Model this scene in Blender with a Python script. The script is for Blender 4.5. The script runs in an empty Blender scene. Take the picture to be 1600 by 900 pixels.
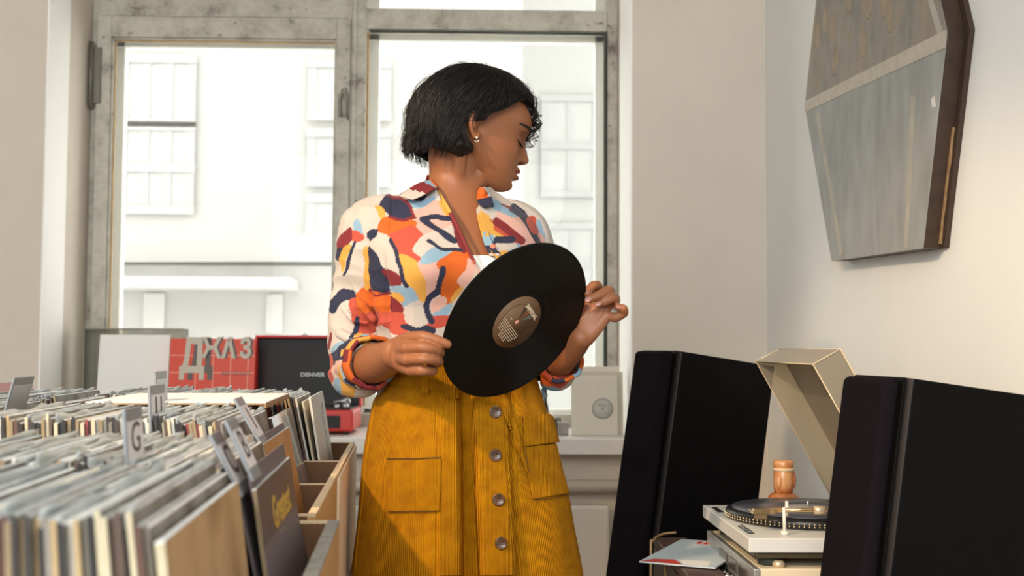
import bpy, bmesh, math, random
import numpy as np
from mathutils import Vector, Matrix, Euler
from mathutils.bvhtree import BVHTree
R = math.radians
rng = random.Random(7)
nrng = np.random.default_rng(11)
scene = bpy.context.scene
COL = scene.collection

# ------------------------------------------------------------------ camera
F = 1800.0
CAMP = Vector((0, 0, 1.10))
yaw, pitch, roll = math.atan(40 / F), math.atan(95 / F), R(0.3)
fw = Vector((math.sin(yaw) * math.cos(pitch), math.cos(yaw) * math.cos(pitch), math.sin(pitch)))
rt0 = Vector((math.cos(yaw), -math.sin(yaw), 0))
up0 = rt0.cross(fw)
rt = rt0 * math.cos(roll) + up0 * math.sin(roll)
up = up0 * math.cos(roll) - rt0 * math.sin(roll)
cam = bpy.data.cameras.new('camera')
camo = bpy.data.objects.new('camera', cam)
COL.objects.link(camo)
camo.matrix_world = Matrix(((rt.x, up.x, -fw.x, CAMP.x), (rt.y, up.y, -fw.y, CAMP.y), (rt.z, up.z, -fw.z, CAMP.z), (0, 0, 0, 1)))
cam.sensor_width = 36
cam.lens = F / 1600 * 36
cam.dof.use_dof = True
cam.dof.focus_distance = 2.08
cam.dof.aperture_fstop = 6.3
cam.clip_start = 0.05
scene.camera = camo

def ray(px, py):
    return (fw * F + rt * (px - 800) + up * (450 - py))
def at(px, py, Y):
    d = ray(px, py)
    return CAMP + d * (Y / d.y)
def atX(px, py, X):
    d = ray(px, py)
    return CAMP + d * (X / d.x)
def proj(p):
    v = Vector(p) - CAMP
    z = v.dot(fw)
    return 800 + F * v.dot(rt) / z, 450 - F * v.dot(up) / z
def proj_np(P):
    v = P - np.array(CAMP)
    z = v @ np.array(fw)
    return 800 + F * (v @ np.array(rt)) / z, 450 - F * (v @ np.array(up)) / z

# ------------------------------------------------------------------ materials
def srgb(h):
    h = h.lstrip('#')
    c = [int(h[i:i + 2], 16) / 255 for i in (0, 2, 4)]
    return tuple(((x / 12.92) if x <= .04045 else ((x + .055) / 1.055) ** 2.4) for x in c)
MATS = {}
def mat(name, hexc, rough=.6, metal=0, spec=.5, noise=0, nscale=20, bump=0, bscale=200, alpha=None, trans=0, coat=0, sheen=0, sss=0, stretch=None, col2=None, emit=None):
    if name in MATS:
        return MATS[name]
    m = bpy.data.materials.new(name)
    m.use_nodes = True
    nt = m.node_tree
    b = nt.nodes['Principled BSDF']
    c = srgb(hexc)
    b.inputs['Base Color'].default_value = (*c, 1)
    b.inputs['Roughness'].default_value = rough
    b.inputs['Metallic'].default_value = metal
    b.inputs['Specular IOR Level'].default_value = spec
    if coat: b.inputs['Coat Weight'].default_value = coat
    if sheen:
        b.inputs['Sheen Weight'].default_value = sheen
    if sss:
        b.inputs['Subsurface Weight'].default_value = sss
        b.inputs['Subsurface Radius'].default_value = (1, .35, .2)
        b.inputs['Subsurface Scale'].default_value = .008
    if trans: b.inputs['Transmission Weight'].default_value = trans
    if emit:
        b.inputs['Emission Color'].default_value = (*srgb(emit[0]), 1)
        b.inputs['Emission Strength'].default_value = emit[1]
    tc = nt.nodes.new('ShaderNodeTexCoord')
    mp = nt.nodes.new('ShaderNodeMapping')
    nt.links.new(tc.outputs['Object'], mp.inputs['Vector'])
    if stretch: mp.inputs['Scale'].default_value = stretch
    if noise or col2:
        n = nt.nodes.new('ShaderNodeTexNoise')
        n.inputs['Scale'].default_value = nscale
        n.inputs['Detail'].default_value = 5
        nt.links.new(mp.outputs[0], n.inputs['Vector'])
        rp = nt.nodes.new('ShaderNodeValToRGB')
        if col2:
            rp.color_ramp.elements[0].position = .42
            rp.color_ramp.elements[1].position = .62
            rp.color_ramp.elements[0].color = (*c, 1)
            rp.color_ramp.elements[1].color = (*srgb(col2), 1)
        else:
            rp.color_ramp.elements[0].position = .3
            rp.color_ramp.elements[1].position = .7
            rp.color_ramp.elements[0].color = (*[x * (1 - noise) for x in c], 1)
            rp.color_ramp.elements[1].color = (*[min(1, x * (1 + noise * .6)) for x in c], 1)
        nt.links.new(n.outputs['Fac'], rp.inputs[0])
        nt.links.new(rp.outputs[0], b.inputs['Base Color'])
    if bump:
        n2 = nt.nodes.new('ShaderNodeTexNoise')
        n2.inputs['Scale'].default_value = bscale
        n2.inputs['Detail'].default_value = 3
        nt.links.new(mp.outputs[0], n2.inputs['Vector'])
        bp = nt.nodes.new('ShaderNodeBump')
        bp.inputs['Strength'].default_value = bump
        bp.inputs['Distance'].default_value = .002
        nt.links.new(n2.outputs['Fac'], bp.inputs['Height'])
        nt.links.new(bp.outputs[0], b.inputs['Normal'])
    MATS[name] = m
    return m

def clear_mat(name, hexc, tint=.85, rough=.03, haze=0.0, ior=1.4):
    """thin clear sheet: transparent + glossy + a little diffuse haze"""
    m = bpy.data.materials.new(name); m.use_nodes = True
    nt = m.node_tree; nt.nodes.clear()
    out = nt.nodes.new('ShaderNodeOutputMaterial')
    tr = nt.nodes.new('ShaderNodeBsdfTransparent'); c = srgb(hexc)
    tr.inputs[0].default_value = (*[x * tint for x in c], 1)
    gl = nt.nodes.new('ShaderNodeBsdfGlossy'); gl.inputs['Roughness'].default_value = rough
    fr = nt.nodes.new('ShaderNodeFresnel'); fr.inputs[0].default_value = ior
    mx = nt.nodes.new('ShaderNodeMixShader')
    nt.links.new(fr.outputs[0], mx.inputs[0]); nt.links.new(tr.outputs[0], mx.inputs[1]); nt.links.new(gl.outputs[0], mx.inputs[2])
    df = nt.nodes.new('ShaderNodeBsdfDiffuse'); df.inputs[0].default_value = (*c, 1)
    mx2 = nt.nodes.new('ShaderNodeMixShader'); mx2.inputs[0].default_value = haze
    nt.links.new(mx.outputs[0], mx2.inputs[1]); nt.links.new(df.outputs[0], mx2.inputs[2])
    nt.links.new(mx2.outputs[0], out.inputs[0])
    MATS[name] = m
    return m

def vcol_mat(name, attr='col', rough=.7, sss=0, bump=0, bscale=300, sheen=0, spec=.4):
    m = bpy.data.materials.new(name); m.use_nodes = True
    nt = m.node_tree; b = nt.nodes['Principled BSDF']
    a = nt.nodes.new('ShaderNodeVertexColor'); a.layer_name = attr
    nt.links.new(a.outputs[0], b.inputs['Base Color'])
    b.inputs['Roughness'].default_value = rough
    b.inputs['Specular IOR Level'].default_value = spec
    if sheen: b.inputs['Sheen Weight'].default_value = sheen
    if sss:
        b.inputs['Subsurface Weight'].default_value = sss
        b.inputs['Subsurface Radius'].default_value = (1, .35, .2)
        b.inputs['Subsurface Scale'].default_value = .006
    if bump:
        tc = nt.nodes.new('ShaderNodeTexCoord')
        n2 = nt.nodes.new('ShaderNodeTexNoise'); n2.inputs['Scale'].default_value = bscale
        nt.links.new(tc.outputs['Object'], n2.inputs['Vector'])
        bp = nt.nodes.new('ShaderNodeBump'); bp.inputs['Strength'].default_value = bump; bp.inputs['Distance'].default_value = .001
        nt.links.new(n2.outputs['Fac'], bp.inputs['Height']); nt.links.new(bp.outputs[0], b.inputs['Normal'])
    return m

# ------------------------------------------------------------------ mesh helpers
def tag(o, label=None, cat=None, group=None, kind=None):
    if label: o['label'] = label
    if cat: o['category'] = cat
    if group: o['group'] = group
    if kind: o['kind'] = kind
    return o
def empty(name, loc=(0, 0, 0), rot=(0, 0, 0)):
    o = bpy.data.objects.new(name, None); COL.objects.link(o)
    o.location = loc; o.rotation_euler = rot; o.empty_display_size = .05
    return o
class MB:
    """collects shapes; .build links ONE mesh object"""
    def __init__(s): s.v = []; s.f = []; s.m = []; s.sm = []
    def add(s, vs, fs, mi=0, smooth=False):
        o = len(s.v); s.v += [tuple(v) for v in vs]
        s.f += [tuple(i + o for i in f) for f in fs]; s.m += [mi] * len(fs); s.sm += [smooth] * len(fs)
        return s
    def hexa(s, p, mi=0):
        """8 points: bottom 0-3 ccw, top 4-7"""
        return s.add(p, [(0, 3, 2, 1), (4, 5, 6, 7), (0, 1, 5, 4), (1, 2, 6, 5), (2, 3, 7, 6), (3, 0, 4, 7)], mi)
    def box(s, a, b, mi=0, M=None):
        x0, y0, z0 = a; x1, y1, z1 = b
        p = [Vector(q) for q in ((x0, y0, z0), (x1, y0, z0), (x1, y1, z0), (x0, y1, z0), (x0, y0, z1), (x1, y0, z1), (x1, y1, z1), (x0, y1, z1))]
        if M is not None: p = [M @ q for q in p]
        return s.hexa(p, mi)
    def bbox(s, a, b, r, mi=0, M=None, seg=3):
        """box with rounded edges"""
        bm = bmesh.new(); bmesh.ops.create_cube(bm, size=1)
        c = [(a[i] + b[i]) / 2 for i in range(3)]; d = [b[i] - a[i] for i in range(3)]
        for v in bm.verts: v.co = Vector([c[i] + v.co[i] * d[i] for i in range(3)])
        bmesh.ops.bevel(bm, geom=bm.edges[:], offset=r, segments=seg, affect='EDGES', profile=.5)
        bm.verts.index_update()
        vs = [(M @ v.co) if M is not None else v.co.copy() for v in bm.verts]
        fs = [tuple(v.index for v in f.verts) for f in bm.faces]
        bm.free()
        return s.add(vs, fs, mi, False)
    def prism(s, poly, d0, d1, axis='Y', mi=0, M=None):
        n = len(poly)
        def mk(u, w, d):
            q = {'Y': (u, d, w), 'X': (d, u, w), 'Z': (u, w, d)}[axis]
            q = Vector(q); return M @ q if M is not None else q
        vs = [mk(u, w, d0) for u, w in poly] + [mk(u, w, d1) for u, w in poly]
        fs = [tuple(range(n)), tuple(range(2 * n - 1, n - 1, -1))] + [(i, i + n, (i + 1) % n + n, (i + 1) % n) for i in range(n)]
        return s.add(vs, fs, mi)
    def lathe(s, prof, c=(0, 0, 0), n=32, mi=0, M=None, smooth=True):
        vs = []; fs = []
        for r, z in prof:
            for k in range(n):
                a = 2 * math.pi * k / n
                q = Vector((c[0] + r * math.cos(a), c[1] + r * math.sin(a), c[2] + z)); vs.append(M @ q if M is not None else q)
        for i in range(len(prof) - 1):
            for k in range(n):
                fs.append((i * n + k, i * n + (k + 1) % n, (i + 1) * n + (k + 1) % n, (i + 1) * n + k))
        fs.append(tuple(range(n - 1, -1, -1))); fs.append(tuple(range((len(prof) - 1) * n, len(prof) * n)))
        return s.add(vs, fs, mi, smooth)
    def tube(s, pts, rad, n=10, mi=0, cap=True, flat=None):
        pts = [Vector(p) for p in pts]
        if not hasattr(rad, '__len__'): rad = [rad] * len(pts)
        vs = []; fs = []; prev = None
        for i, p in enumerate(pts):
            t = (pts[min(i + 1, len(pts) - 1)] - pts[max(i - 1, 0)]).normalized()
            if prev is None:
                a = Vector((0, 0, 1)) if abs(t.z) < .9 else Vector((1, 0, 0))
                x = t.cross(a).normalized()
            else:
                x = (prev - t * prev.dot(t)).normalized()
            prev = x; y = t.cross(x)
            for k in range(n):
                an = 2 * math.pi * k / n
                vs.append(p + (x * math.cos(an) + y * math.sin(an) * (flat or 1)) * rad[i])
        for i in range(len(pts) - 1):
            for k in range(n):
                fs.append((i * n + k, i * n + (k + 1) % n, (i + 1) * n + (k + 1) % n, (i + 1) * n + k))
        if cap:
            fs.append(tuple(range(n - 1, -1, -1))); fs.append(tuple(range((len(pts) - 1) * n, len(pts) * n)))
        return s.add(vs, fs, mi, True)
    def cone(s, a, b, r0, r1, n=16, mi=0):
        return s.tube([a, b], [r0, r1], n, mi)
    def ell(s, c, r, M=None, n=24, mi=0):
        vs = []; fs = []; h = n // 2
        for i in range(h + 1):
            t = math.pi * i / h
            for k in range(n):
                a = 2 * math.pi * k / n
                q = Vector((r[0] * math.sin(t) * math.cos(a), r[1] * math.sin(t) * math.sin(a), r[2] * math.cos(t)))
                if M is not None: q = M @ q
                vs.append(q + Vector(c))
        for i in range(h):
            for k in range(n):
                fs.append((i * n + k, (i + 1) * n + k, (i + 1) * n + (k + 1) % n, i * n + (k + 1) % n))
        return s.add(vs, fs, mi, True)
    def build(s, name, mats, parent=None, loc=None, M=None):
        me = bpy.data.meshes.new(name)
        me.from_pydata(s.v, [], s.f)
        if not isinstance(mats, (list, tuple)): mats = [mats]
        for m in mats: me.materials.append(m)
        me.polygons.foreach_set('material_index', s.m); me.polygons.foreach_set('use_smooth', s.sm)
        bm = bmesh.new(); bm.from_mesh(me)
        bmesh.ops.recalc_face_normals(bm, faces=bm.faces[:]); bm.to_mesh(me); bm.free()
        me.update()
        o = bpy.data.objects.new(name, me); COL.objects.link(o)
        if parent: o.parent = parent
        if loc is not None: o.location = loc
        if M is not None: o.matrix_local = M
        return o
def base_origin(o):
    """put a world-built root mesh's origin at its base (children were built in world space: fix them too)"""
    return o
def bevel(o, w=.002, seg=2):
    md = o.modifiers.new('bevel', 'BEVEL'); md.width = w; md.segments = seg; md.limit_method = 'ANGLE'; md.angle_limit = R(40)
    return o
def frameM(o, x, y, z):
    return Matrix(((x[0], y[0], z[0], o[0]), (x[1], y[1], z[1], o[1]), (x[2], y[2], z[2], o[2]), (0, 0, 0, 1)))
def eval_mesh(o):
    dg = bpy.context.evaluated_depsgraph_get(); dg.update()
    ev = o.evaluated_get(dg)
    return bpy.data.meshes.new_from_object(ev, preserve_all_data_layers=True, depsgraph=dg)
def text_obj(s, size, M, material, name, parent=None, ext=.0006, bold=0.0, sx=1.0, align='CENTER'):
    cu = bpy.data.curves.new(name, 'FONT'); cu.body = s; cu.size = size; cu.extrude = ext; cu.offset = bold
    cu.align_x = align; cu.align_y = 'CENTER'; cu.resolution_u = 3
    t = bpy.data.objects.new(name, cu); COL.objects.link(t)
    me = eval_mesh(t); bpy.data.objects.remove(t)
    me.materials.clear(); me.materials.append(material)
    o = bpy.data.objects.new(name, me); COL.objects.link(o)
    if parent: o.parent = parent
    o.matrix_local = M @ Matrix.Diagonal((sx, 1, 1, 1))
    return o
def remesh(mb, voxel, smooth=4, fac=.5):
    """voxel union of everything in an MB -> (verts array, faces list)"""
    me = bpy.data.meshes.new('tmp'); me.from_pydata(mb.v, [], mb.f); me.update()
    o = bpy.data.objects.new('tmp', me); COL.objects.link(o)
    md = o.modifiers.new('r', 'REMESH'); md.mode = 'VOXEL'; md.voxel_size = voxel; md.use_smooth_shade = True
    if smooth:
        ms = o.modifiers.new('s', 'SMOOTH'); ms.iterations = smooth; ms.factor = fac
    r = eval_mesh(o)
    bpy.data.objects.remove(o)
    return r
def mverts(me):
    a = np.empty(len(me.vertices) * 3, dtype=np.float32); me.vertices.foreach_get('co', a); return a.reshape(-1, 3).astype(np.float64)
def set_col(me, cols, name='col'):
    ca = me.color_attributes.new(name, 'FLOAT_COLOR', 'POINT')
    a = np.ones((len(me.vertices), 4), dtype=np.float32); a[:, :3] = cols
    ca.data.foreach_set('color', a.ravel())
def obj_from(me, name, mats, parent=None):
    me.name = name; me.materials.clear()
    for m in (mats if isinstance(mats, (list, tuple)) else [mats]): me.materials.append(m)
    me.polygons.foreach_set('use_smooth', [True] * len(me.polygons))
    o = bpy.data.objects.new(name, me); COL.objects.link(o)
    if parent: o.parent = parent
    return o
def rooted(name, base, *objs):
    """Empty at base that parents objs already built in world space"""
    e = empty(name, base)
    for o in objs:
        o.parent = e; o.matrix_parent_inverse = Matrix.Translation(-Vector(base))
    return e
def grid_fs(nr, nc, closed=True):
    fs = []
    for i in range(nr - 1):
        for k in range(nc if closed else nc - 1):
            fs.append((i * nc + k, i * nc + (k + 1) % nc, (i + 1) * nc + (k + 1) % nc, (i + 1) * nc + k))
    return fs

# ------------------------------------------------------------------ world / light
scene.view_settings.view_transform = 'Standard'
scene.view_settings.look = 'None'
scene.view_settings.gamma = 1
scene.view_settings.use_curve_mapping = False
scene.view_settings.exposure = 0.22
w = bpy.data.worlds.new('World'); scene.world = w; w.use_nodes = True
bg = w.node_tree.nodes['Background']; bg.inputs[0].default_value = (1, .992, .98, 1); bg.inputs[1].default_value = 5.3
def area(name, loc, target, sx, sy, energy, color, spread=180):
    l = bpy.data.lights.new(name, 'AREA'); l.shape = 'RECTANGLE'; l.size = sx; l.size_y = sy; l.energy = energy; l.color = color
    l.spread = R(spread)
    o = bpy.data.objects.new(name, l); COL.objects.link(o); o.location = loc
    o.rotation_euler = (Vector(target) - Vector(loc)).to_track_quat('-Z', 'Y').to_euler()
    return o
area('room_fill_light', (-.6, -1.5, 1.9), (0.0, 3, 1.1), 2.6, 1.8, 142, (.93, .97, 1))  # added fill light, standing for unseen windows behind the camera
sl_ = bpy.data.lights.new('warm_room_lamp', 'SPOT'); sl_.energy = 220; sl_.color = (1, .72, .45); sl_.spot_size = R(42); sl_.spot_blend = .55; sl_.shadow_soft_size = .05
so_ = bpy.data.objects.new('warm_room_lamp', sl_); COL.objects.link(so_); so_.location = (-1.45, .45, 2.45)
so_.rotation_euler = (Vector((.36, 2.15, .80)) - Vector(so_.location)).to_track_quat('-Z', 'Y').to_euler()

# ------------------------------------------------------------------ room
YW, YF = 4.0, 4.45          # inner wall face / window frame face
XR = .98
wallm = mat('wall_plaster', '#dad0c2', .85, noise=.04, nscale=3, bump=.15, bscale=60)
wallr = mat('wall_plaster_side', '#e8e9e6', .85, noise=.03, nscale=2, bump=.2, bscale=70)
xl = (at(75, 0, YW).x + at(60, 612, YW).x) / 2
xr = (at(988, 0, YW).x + at(988, 560, YW).x) / 2
zs = at(900, 682, YW).z       # sill board top
ZT = 2.62
wb = MB()
T = .75
wb.box((-3.2, YW, 0), (xl, YW + T, 3.0)); wb.box((xr, YW, 0), (XR, YW + T, 3.0))
wb.box((xl, YW, 0), (xr, YW + T, zs - .06)); wb.box((xl, YW, ZT), (xr, YW + T, 3.0))
tag(wb.build('wall_back', wallm), kind='structure')
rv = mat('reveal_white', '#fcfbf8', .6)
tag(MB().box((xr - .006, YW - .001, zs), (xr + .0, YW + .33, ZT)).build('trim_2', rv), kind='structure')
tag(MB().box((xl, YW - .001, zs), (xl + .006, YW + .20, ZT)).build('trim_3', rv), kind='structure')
tag(MB().box((XR, -1.6, 0), (XR + .15, YW + T, 3.0)).build('wall_right', wallr), kind='structure')
tag(MB().box((-3.35, -1.6, 0), (-3.2, YW + T, 3.0)).build('wall_left', wallm), kind='structure')
tag(MB().box((-3.35, -1.75, 0), (XR + .15, -1.6, 3.0)).build('wall_front', wallm), kind='structure')
floorm = mat('floor_boards', '#8a6a4a', .5, noise=.25, nscale=6, stretch=(1, .1, 1))
tag(MB().box((-3.35, -1.6, -.1), (XR + .15, YW + T, 0)).build('floor', floorm), kind='structure')
tag(MB().box((-3.35, -1.6, 3.0), (XR + .15, YW + T, 3.1)).build('ceiling', mat('ceiling_white', '#e9e6df', .9)), kind='structure')
tag(MB().box((-3.2, YW - .018, 0), (XR, YW, .09)).build('baseboard_back', mat('trim_paint', '#d9d5cc', .5)), kind='structure')
tag(MB().box((XR - .018, -1.6, 0), (XR, YW - .018, .09)).build('baseboard_right', MATS['trim_paint']), kind='structure')

# old painted window frame
oldp = bpy.data.materials.new('old_window_paint'); oldp.use_nodes = True
nt = oldp.node_tree; b = nt.nodes['Principled BSDF']; b.inputs['Roughness'].default_value = .55
tc = nt.nodes.new('ShaderNodeTexCoord')
n1 = nt.nodes.new('ShaderNodeTexNoise'); n1.inputs['Scale'].default_value = 9; n1.inputs['Detail'].default_value = 9; n1.inputs['Roughness'].default_value = .7
n2 = nt.nodes.new('ShaderNodeTexNoise'); n2.inputs['Scale'].default_value = 28; n2.inputs['Detail'].default_value = 6
r1 = nt.nodes.new('ShaderNodeValToRGB'); e = r1.color_ramp.elements
e[0].position = .30; e[0].color = (*srgb('#6a6156'), 1); e[1].position = .42; e[1].color = (*srgb('#aea99b'), 1)
x = e.new(.58); x.color = (*srgb('#c6c2b5'), 1); x = e.new(.75); x.color = (*srgb('#b3a994'), 1)
r2 = nt.nodes.new('ShaderNodeValToRGB'); r2.color_ramp.elements[0].position = .27; r2.color_ramp.elements[1].position = .33
mx = nt.nodes.new('ShaderNodeMixRGB'); mx.inputs[1].default_value = (*srgb('#7d7058'), 1)
for nn in (n1, n2): nt.links.new(tc.outputs['Object'], nn.inputs['Vector'])
nt.links.new(n1.outputs[0], r1.inputs[0]); nt.links.new(n2.outputs[0], r2.inputs[0])
nt.links.new(r2.outputs[0], mx.inputs[0]); nt.links.new(r1.outputs[0], mx.inputs[2]); nt.links.new(mx.outputs[0], b.inputs['Base Color'])
bp = nt.nodes.new('ShaderNodeBump'); bp.inputs['Strength'].default_value = .5; bp.inputs['Distance'].default_value = .004
nt.links.new(n1.outputs[0], bp.inputs['Height']); nt.links.new(bp.outputs[0], b.inputs['Normal'])

def X_(px, py=300, Y=YF): return at(px, py, Y).x
def Z_(py, px=500, Y=YF): return at(px, py, Y).z
zb = zs - .02
# fixed outer frame
fr = MB()
y0, y1 = YF, YF + .07
fr.box((xl, y0, zb), (X_(150), y1, ZT)); fr.box((X_(948), y0 - .0, zb), (xr, y1, ZT))
zt0, zt1 = Z_(62), Z_(18)
fr.box((X_(150), y0 - .01, Z_(28, 350)), (X_(545), y1, Z_(-10, 350)))        # transom left
fr.box((X_(560), y0 - .01, Z_(48, 760)), (X_(948), y1, Z_(16, 760)))          # transom right
fr.box((X_(545, 30), y0 - .015, zb), (X_(570, 300), y1, ZT))                # mullion
fr.box((X_(548), y0 - .022, zb), (X_(556), y0 - .015, ZT))
fr.box((X_(150), y0, zb), (X_(948), y1, zb + .07))
win = fr.build('window_1', oldp); tag(win, kind='structure'); bevel(win, .004)
# left opening sash
def sash(pl, pr, pt, zbot, wl, wr, wt, ya, name):
    s = MB()
    xa, xb = X_(pl), X_(pr); z1 = Z_(pt, (pl + pr) / 2)
    s.box((xa, ya, zbot), (xa + wl, ya + .045, z1)); s.box((xb - wr, ya, zbot), (xb, ya + .045, z1))
    s.box((xa + wl, ya, z1 - wt), (xb - wr, ya + .045, z1)); s.box((xa + wl, ya, zbot), (xb - wr, ya + .045, zbot + .07))
    # glazing bead
    q = .008
    s.box((xa + wl, ya + .01, zbot), (xa + wl + q, ya + .04, z1 - wt)); s.box((xb - wr - q, ya + .01, zbot), (xb - wr, ya + .04, z1 - wt))
    s.box((xa + wl, ya + .01, z1 - wt - q), (xb - wr, ya + .04, z1 - wt))
    o = s.build(name, oldp, win); bevel(o, .003)
    return xa + wl, xb - wr, z1 - wt
sx = .0645
a_ = sash(150, 546, 30, zb + .06, X_(172) - X_(150), X_(546) - X_(524), Z_(30) - Z_(62), YF - .03, 'window_sash')
glass = clear_mat('window_glass', '#f9f9f7', 1.0, .02, .06, 1.13)
MB().box((a_[0] - .01, YF - .01, zb + .1), (a_[1] + .01, YF - .006, a_[2] + .01)).build('window_pane', glass, win)
MB().box((X_(570), YF + .03, zb + .05), (X_(948), YF + .034, Z_(48, 760) + .01)).build('window_pane', glass, win)
MB().box((X_(570), YF + .03, Z_(16, 760) - .01), (X_(948), YF + .034, ZT)).build('window_pane', glass, win)
# yellowed putty lines round the left panes
pm = mat('putty', '#c9a572', .7, noise=.2, nscale=30)
p = MB()
p.box((a_[0] + .008, YF - .006, zb + .13), (a_[0] + .014, YF, a_[2] - .008)); p.box((a_[0] + .008, YF - .006, a_[2] - .014), (a_[1] - .008, YF, a_[2] - .008))
p.box((X_(570), YF + .02, zb + .1), (X_(573), YF + .03, Z_(50, 760)))
p.build('putty_line', pm, win)
# dark gap on the right light and its rebate
dk = mat('rebate_dark', '#3c4038', .8)
MB().box((X_(944), YF - .004, zb + .07), (X_(949), YF + .03, Z_(50, 940))).build('rebate', dk, win)
MB().box((X_(575), YF - .004, Z_(52, 760)), (X_(944), YF + .01, Z_(49.5, 760))).build('rebate', dk, win)
# second (outer) window behind
oy = YF + .17
white = mat('outer_window_white', '#f2f2ee', .5)
o = MB()
def XO(px): return at(px, 300, oy).x
for pa, pb in ((160, 190), (520, 590), (930, 975)):
    o.box((XO(pa), oy, zb), (XO(pb), oy + .05, ZT))
o.box((XO(160), oy, at(350, 74, oy).z), (XO(555), oy + .05, at(350, -12, oy).z))
o.box((XO(555), oy, at(760, 64, oy).z), (XO(975), oy + .05, at(760, 22, oy).z))
o.box((XO(160), oy, zb), (XO(975), oy + .05, zb + .08))
o.build('outer_window_frame', white, win)
MB().box((XO(180), oy + .02, zb), (XO(960), oy + .024, ZT)).build('outer_window_pane', clear_mat('outer_glass', '#f8f8f6', 1.0, .02, .10, 1.13), win)
# hinge and latch
irn = mat('iron_painted', '#8f897c', .5, .2, noise=.3, nscale=40)
h = MB()
for za, zc in ((Z_(172, 145), Z_(70, 145)),):
    h.tube([(X_(144), YF - .045, za), (X_(144), YF - .045, zc)], .009, 12); h.box((X_(137), YF - .04, za + .02), (X_(158), YF - .028, zc - .02))
h.build('hinge', mat('hinge_iron', '#77746a', .5, .4), win)
h = MB()
zc = Z_(165, 536)
h.bbox((X_(528), YF - .037, zc - .05), (X_(545), YF - .03, zc + .04), .003)
h.tube([(X_(534), YF - .045, Z_(185)), (X_(532), YF - .06, Z_(165)), (X_(535), YF - .06, Z_(145)), (X_(541), YF - .06, Z_(142)), (X_(543), YF - .055, Z_(160)), (X_(544), YF - .045, Z_(190))], .0042, 8)
h.build('window_latch', irn, win)

# sill board
sm = mat('sill_paint', '#ece9e3', .35, noise=.03, nscale=8)
zsf = at(900, 711, YW - .09).z
s = MB()
s.bbox((xl + .002, YW - .09, zs - .055), (xr - .02, YW, zs), .004)
s.box((xl + .002, YW, zs - .055), (xr - .002, YF + .08, zs))
sill = s.build('trim_1', sm); tag(sill, kind='structure')
# pipe under the sill and its panel
zp = at(920, 760, YW - .06).z
pp = MB().tube([(xl - .1, YW - .05, zp), (XR - .3, YW - .05, zp)], .022, 14)
for qx in (-1.2, -.3, .3): pp.box((qx - .012, YW - .05, zp - .012), (qx + .012, YW, zp + .012))
pipe = pp.build('heating_pipe', mat('pipe_paint', '#cfc6b6', .4)); tag(pipe, 'painted horizontal heating pipe running along the wall under the window sill', 'pipe')
rad = MB()
rad.bbox((-1.15, YW - .10, .12), (.42, YW - .04, zp - .06), .012)
for fx in (-1.1, .35): rad.box((fx, YW - .1, 0), (fx + .03, YW - .04, .16))
tag(rad.build('radiator', mat('radiator_paint', '#cfcbc3', .5)), 'flat painted radiator panel under the window sill, behind the woman', 'radiator')

# ------------------------------------------------------------------ outside: pale buildings
def facade(name, x0, x1, y, z0, z1, wins, wall, label):
    e = empty(name, ((x0 + x1) / 2, y, z0))
    def add(mb, nm, m):
        ob = mb.build(nm, m); ob.parent = e; ob.matrix_parent_inverse = Matrix.Translation(-Vector(e.location)); return ob
    add(MB().box((x0, y, z0), (x1, y + 4, z1)).box((x0 - .1, y - .25, z1 - .4), (x1 + .1, y + 4, z1)), 'wall', wall)
    for (a, c, wd, hg, nx, nz) in wins:
        m = MB(); m.box((a, y - .05, c), (a + wd, y - .02, c + hg))
        f = add(m, 'window', MATS['far_pane'])
        m = MB()
        for k in range(nx + 1): m.box((a + wd * k / nx - .05, y - .065, c), (a + wd * k / nx + .05, y - .051, c + hg))
        for k in range(nz + 1): m.box((a - .06, y - .08, c + hg * k / nz - .05), (a + wd + .06, y - .066, c + hg * k / nz + .05))
        g = m.build('window_bars', MATS['far_bar']); g.parent = f
        g.matrix_parent_inverse = Matrix.Translation(-Vector(e.location))
        g.matrix_parent_inverse = Matrix.Identity(4); g.location = (0, 0, 0)
    tag(e, label, 'building')
    return e
mat('far_pane', '#919394', .4); mat('far_bar', '#8c8e90', .6)
fwall = mat('far_wall', '#989897', .9); fwall2 = mat('far_wall_grey', '#979898', .9)
YB = 13.0
def XB(px, Y=YB): return at(px, 300, Y).x
def ZB(py, Y=YB): return at(400, py, Y).z
wl = []
for (p0, p1, q0, q1, nx, nz) in ((192, 298, 95, 195, 3, 1), (192, 298, 200, 330, 3, 2)):
    wl.append((XB(p0), ZB(q1), XB(p1) - XB(p0), ZB(q0) - ZB(q1), nx, nz))
for (p0, p1, q0, q1) in ((487, 520, 100, 182), (487, 520, 208, 285), (487, 520, 310, 360)):
    wl.append((XB(p0), ZB(q1), XB(p1) - XB(p0) + .6, ZB(q0) - ZB(q1), 2, 1))
facade('pale_building', XB(60), XB(815), YB, -6, 9, wl, fwall, 'overexposed pale building with tall windows outside, seen through the left window pane')
wl = []
for (p0, p1, q0, q1) in ((850, 930, 150, 300), (860, 930, 350, 470)):
    wl.append((XB(p0, 18), ZB(q1, 18), XB(p1, 18) - XB(p0, 18), ZB(q0, 18) - ZB(q1, 18), 2, 2))
facade('white_building', XB(800, 18), XB(1250, 18), 18, -6, 11, wl, fwall2, 'overexposed white building outside, seen through the right window pane')
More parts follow.
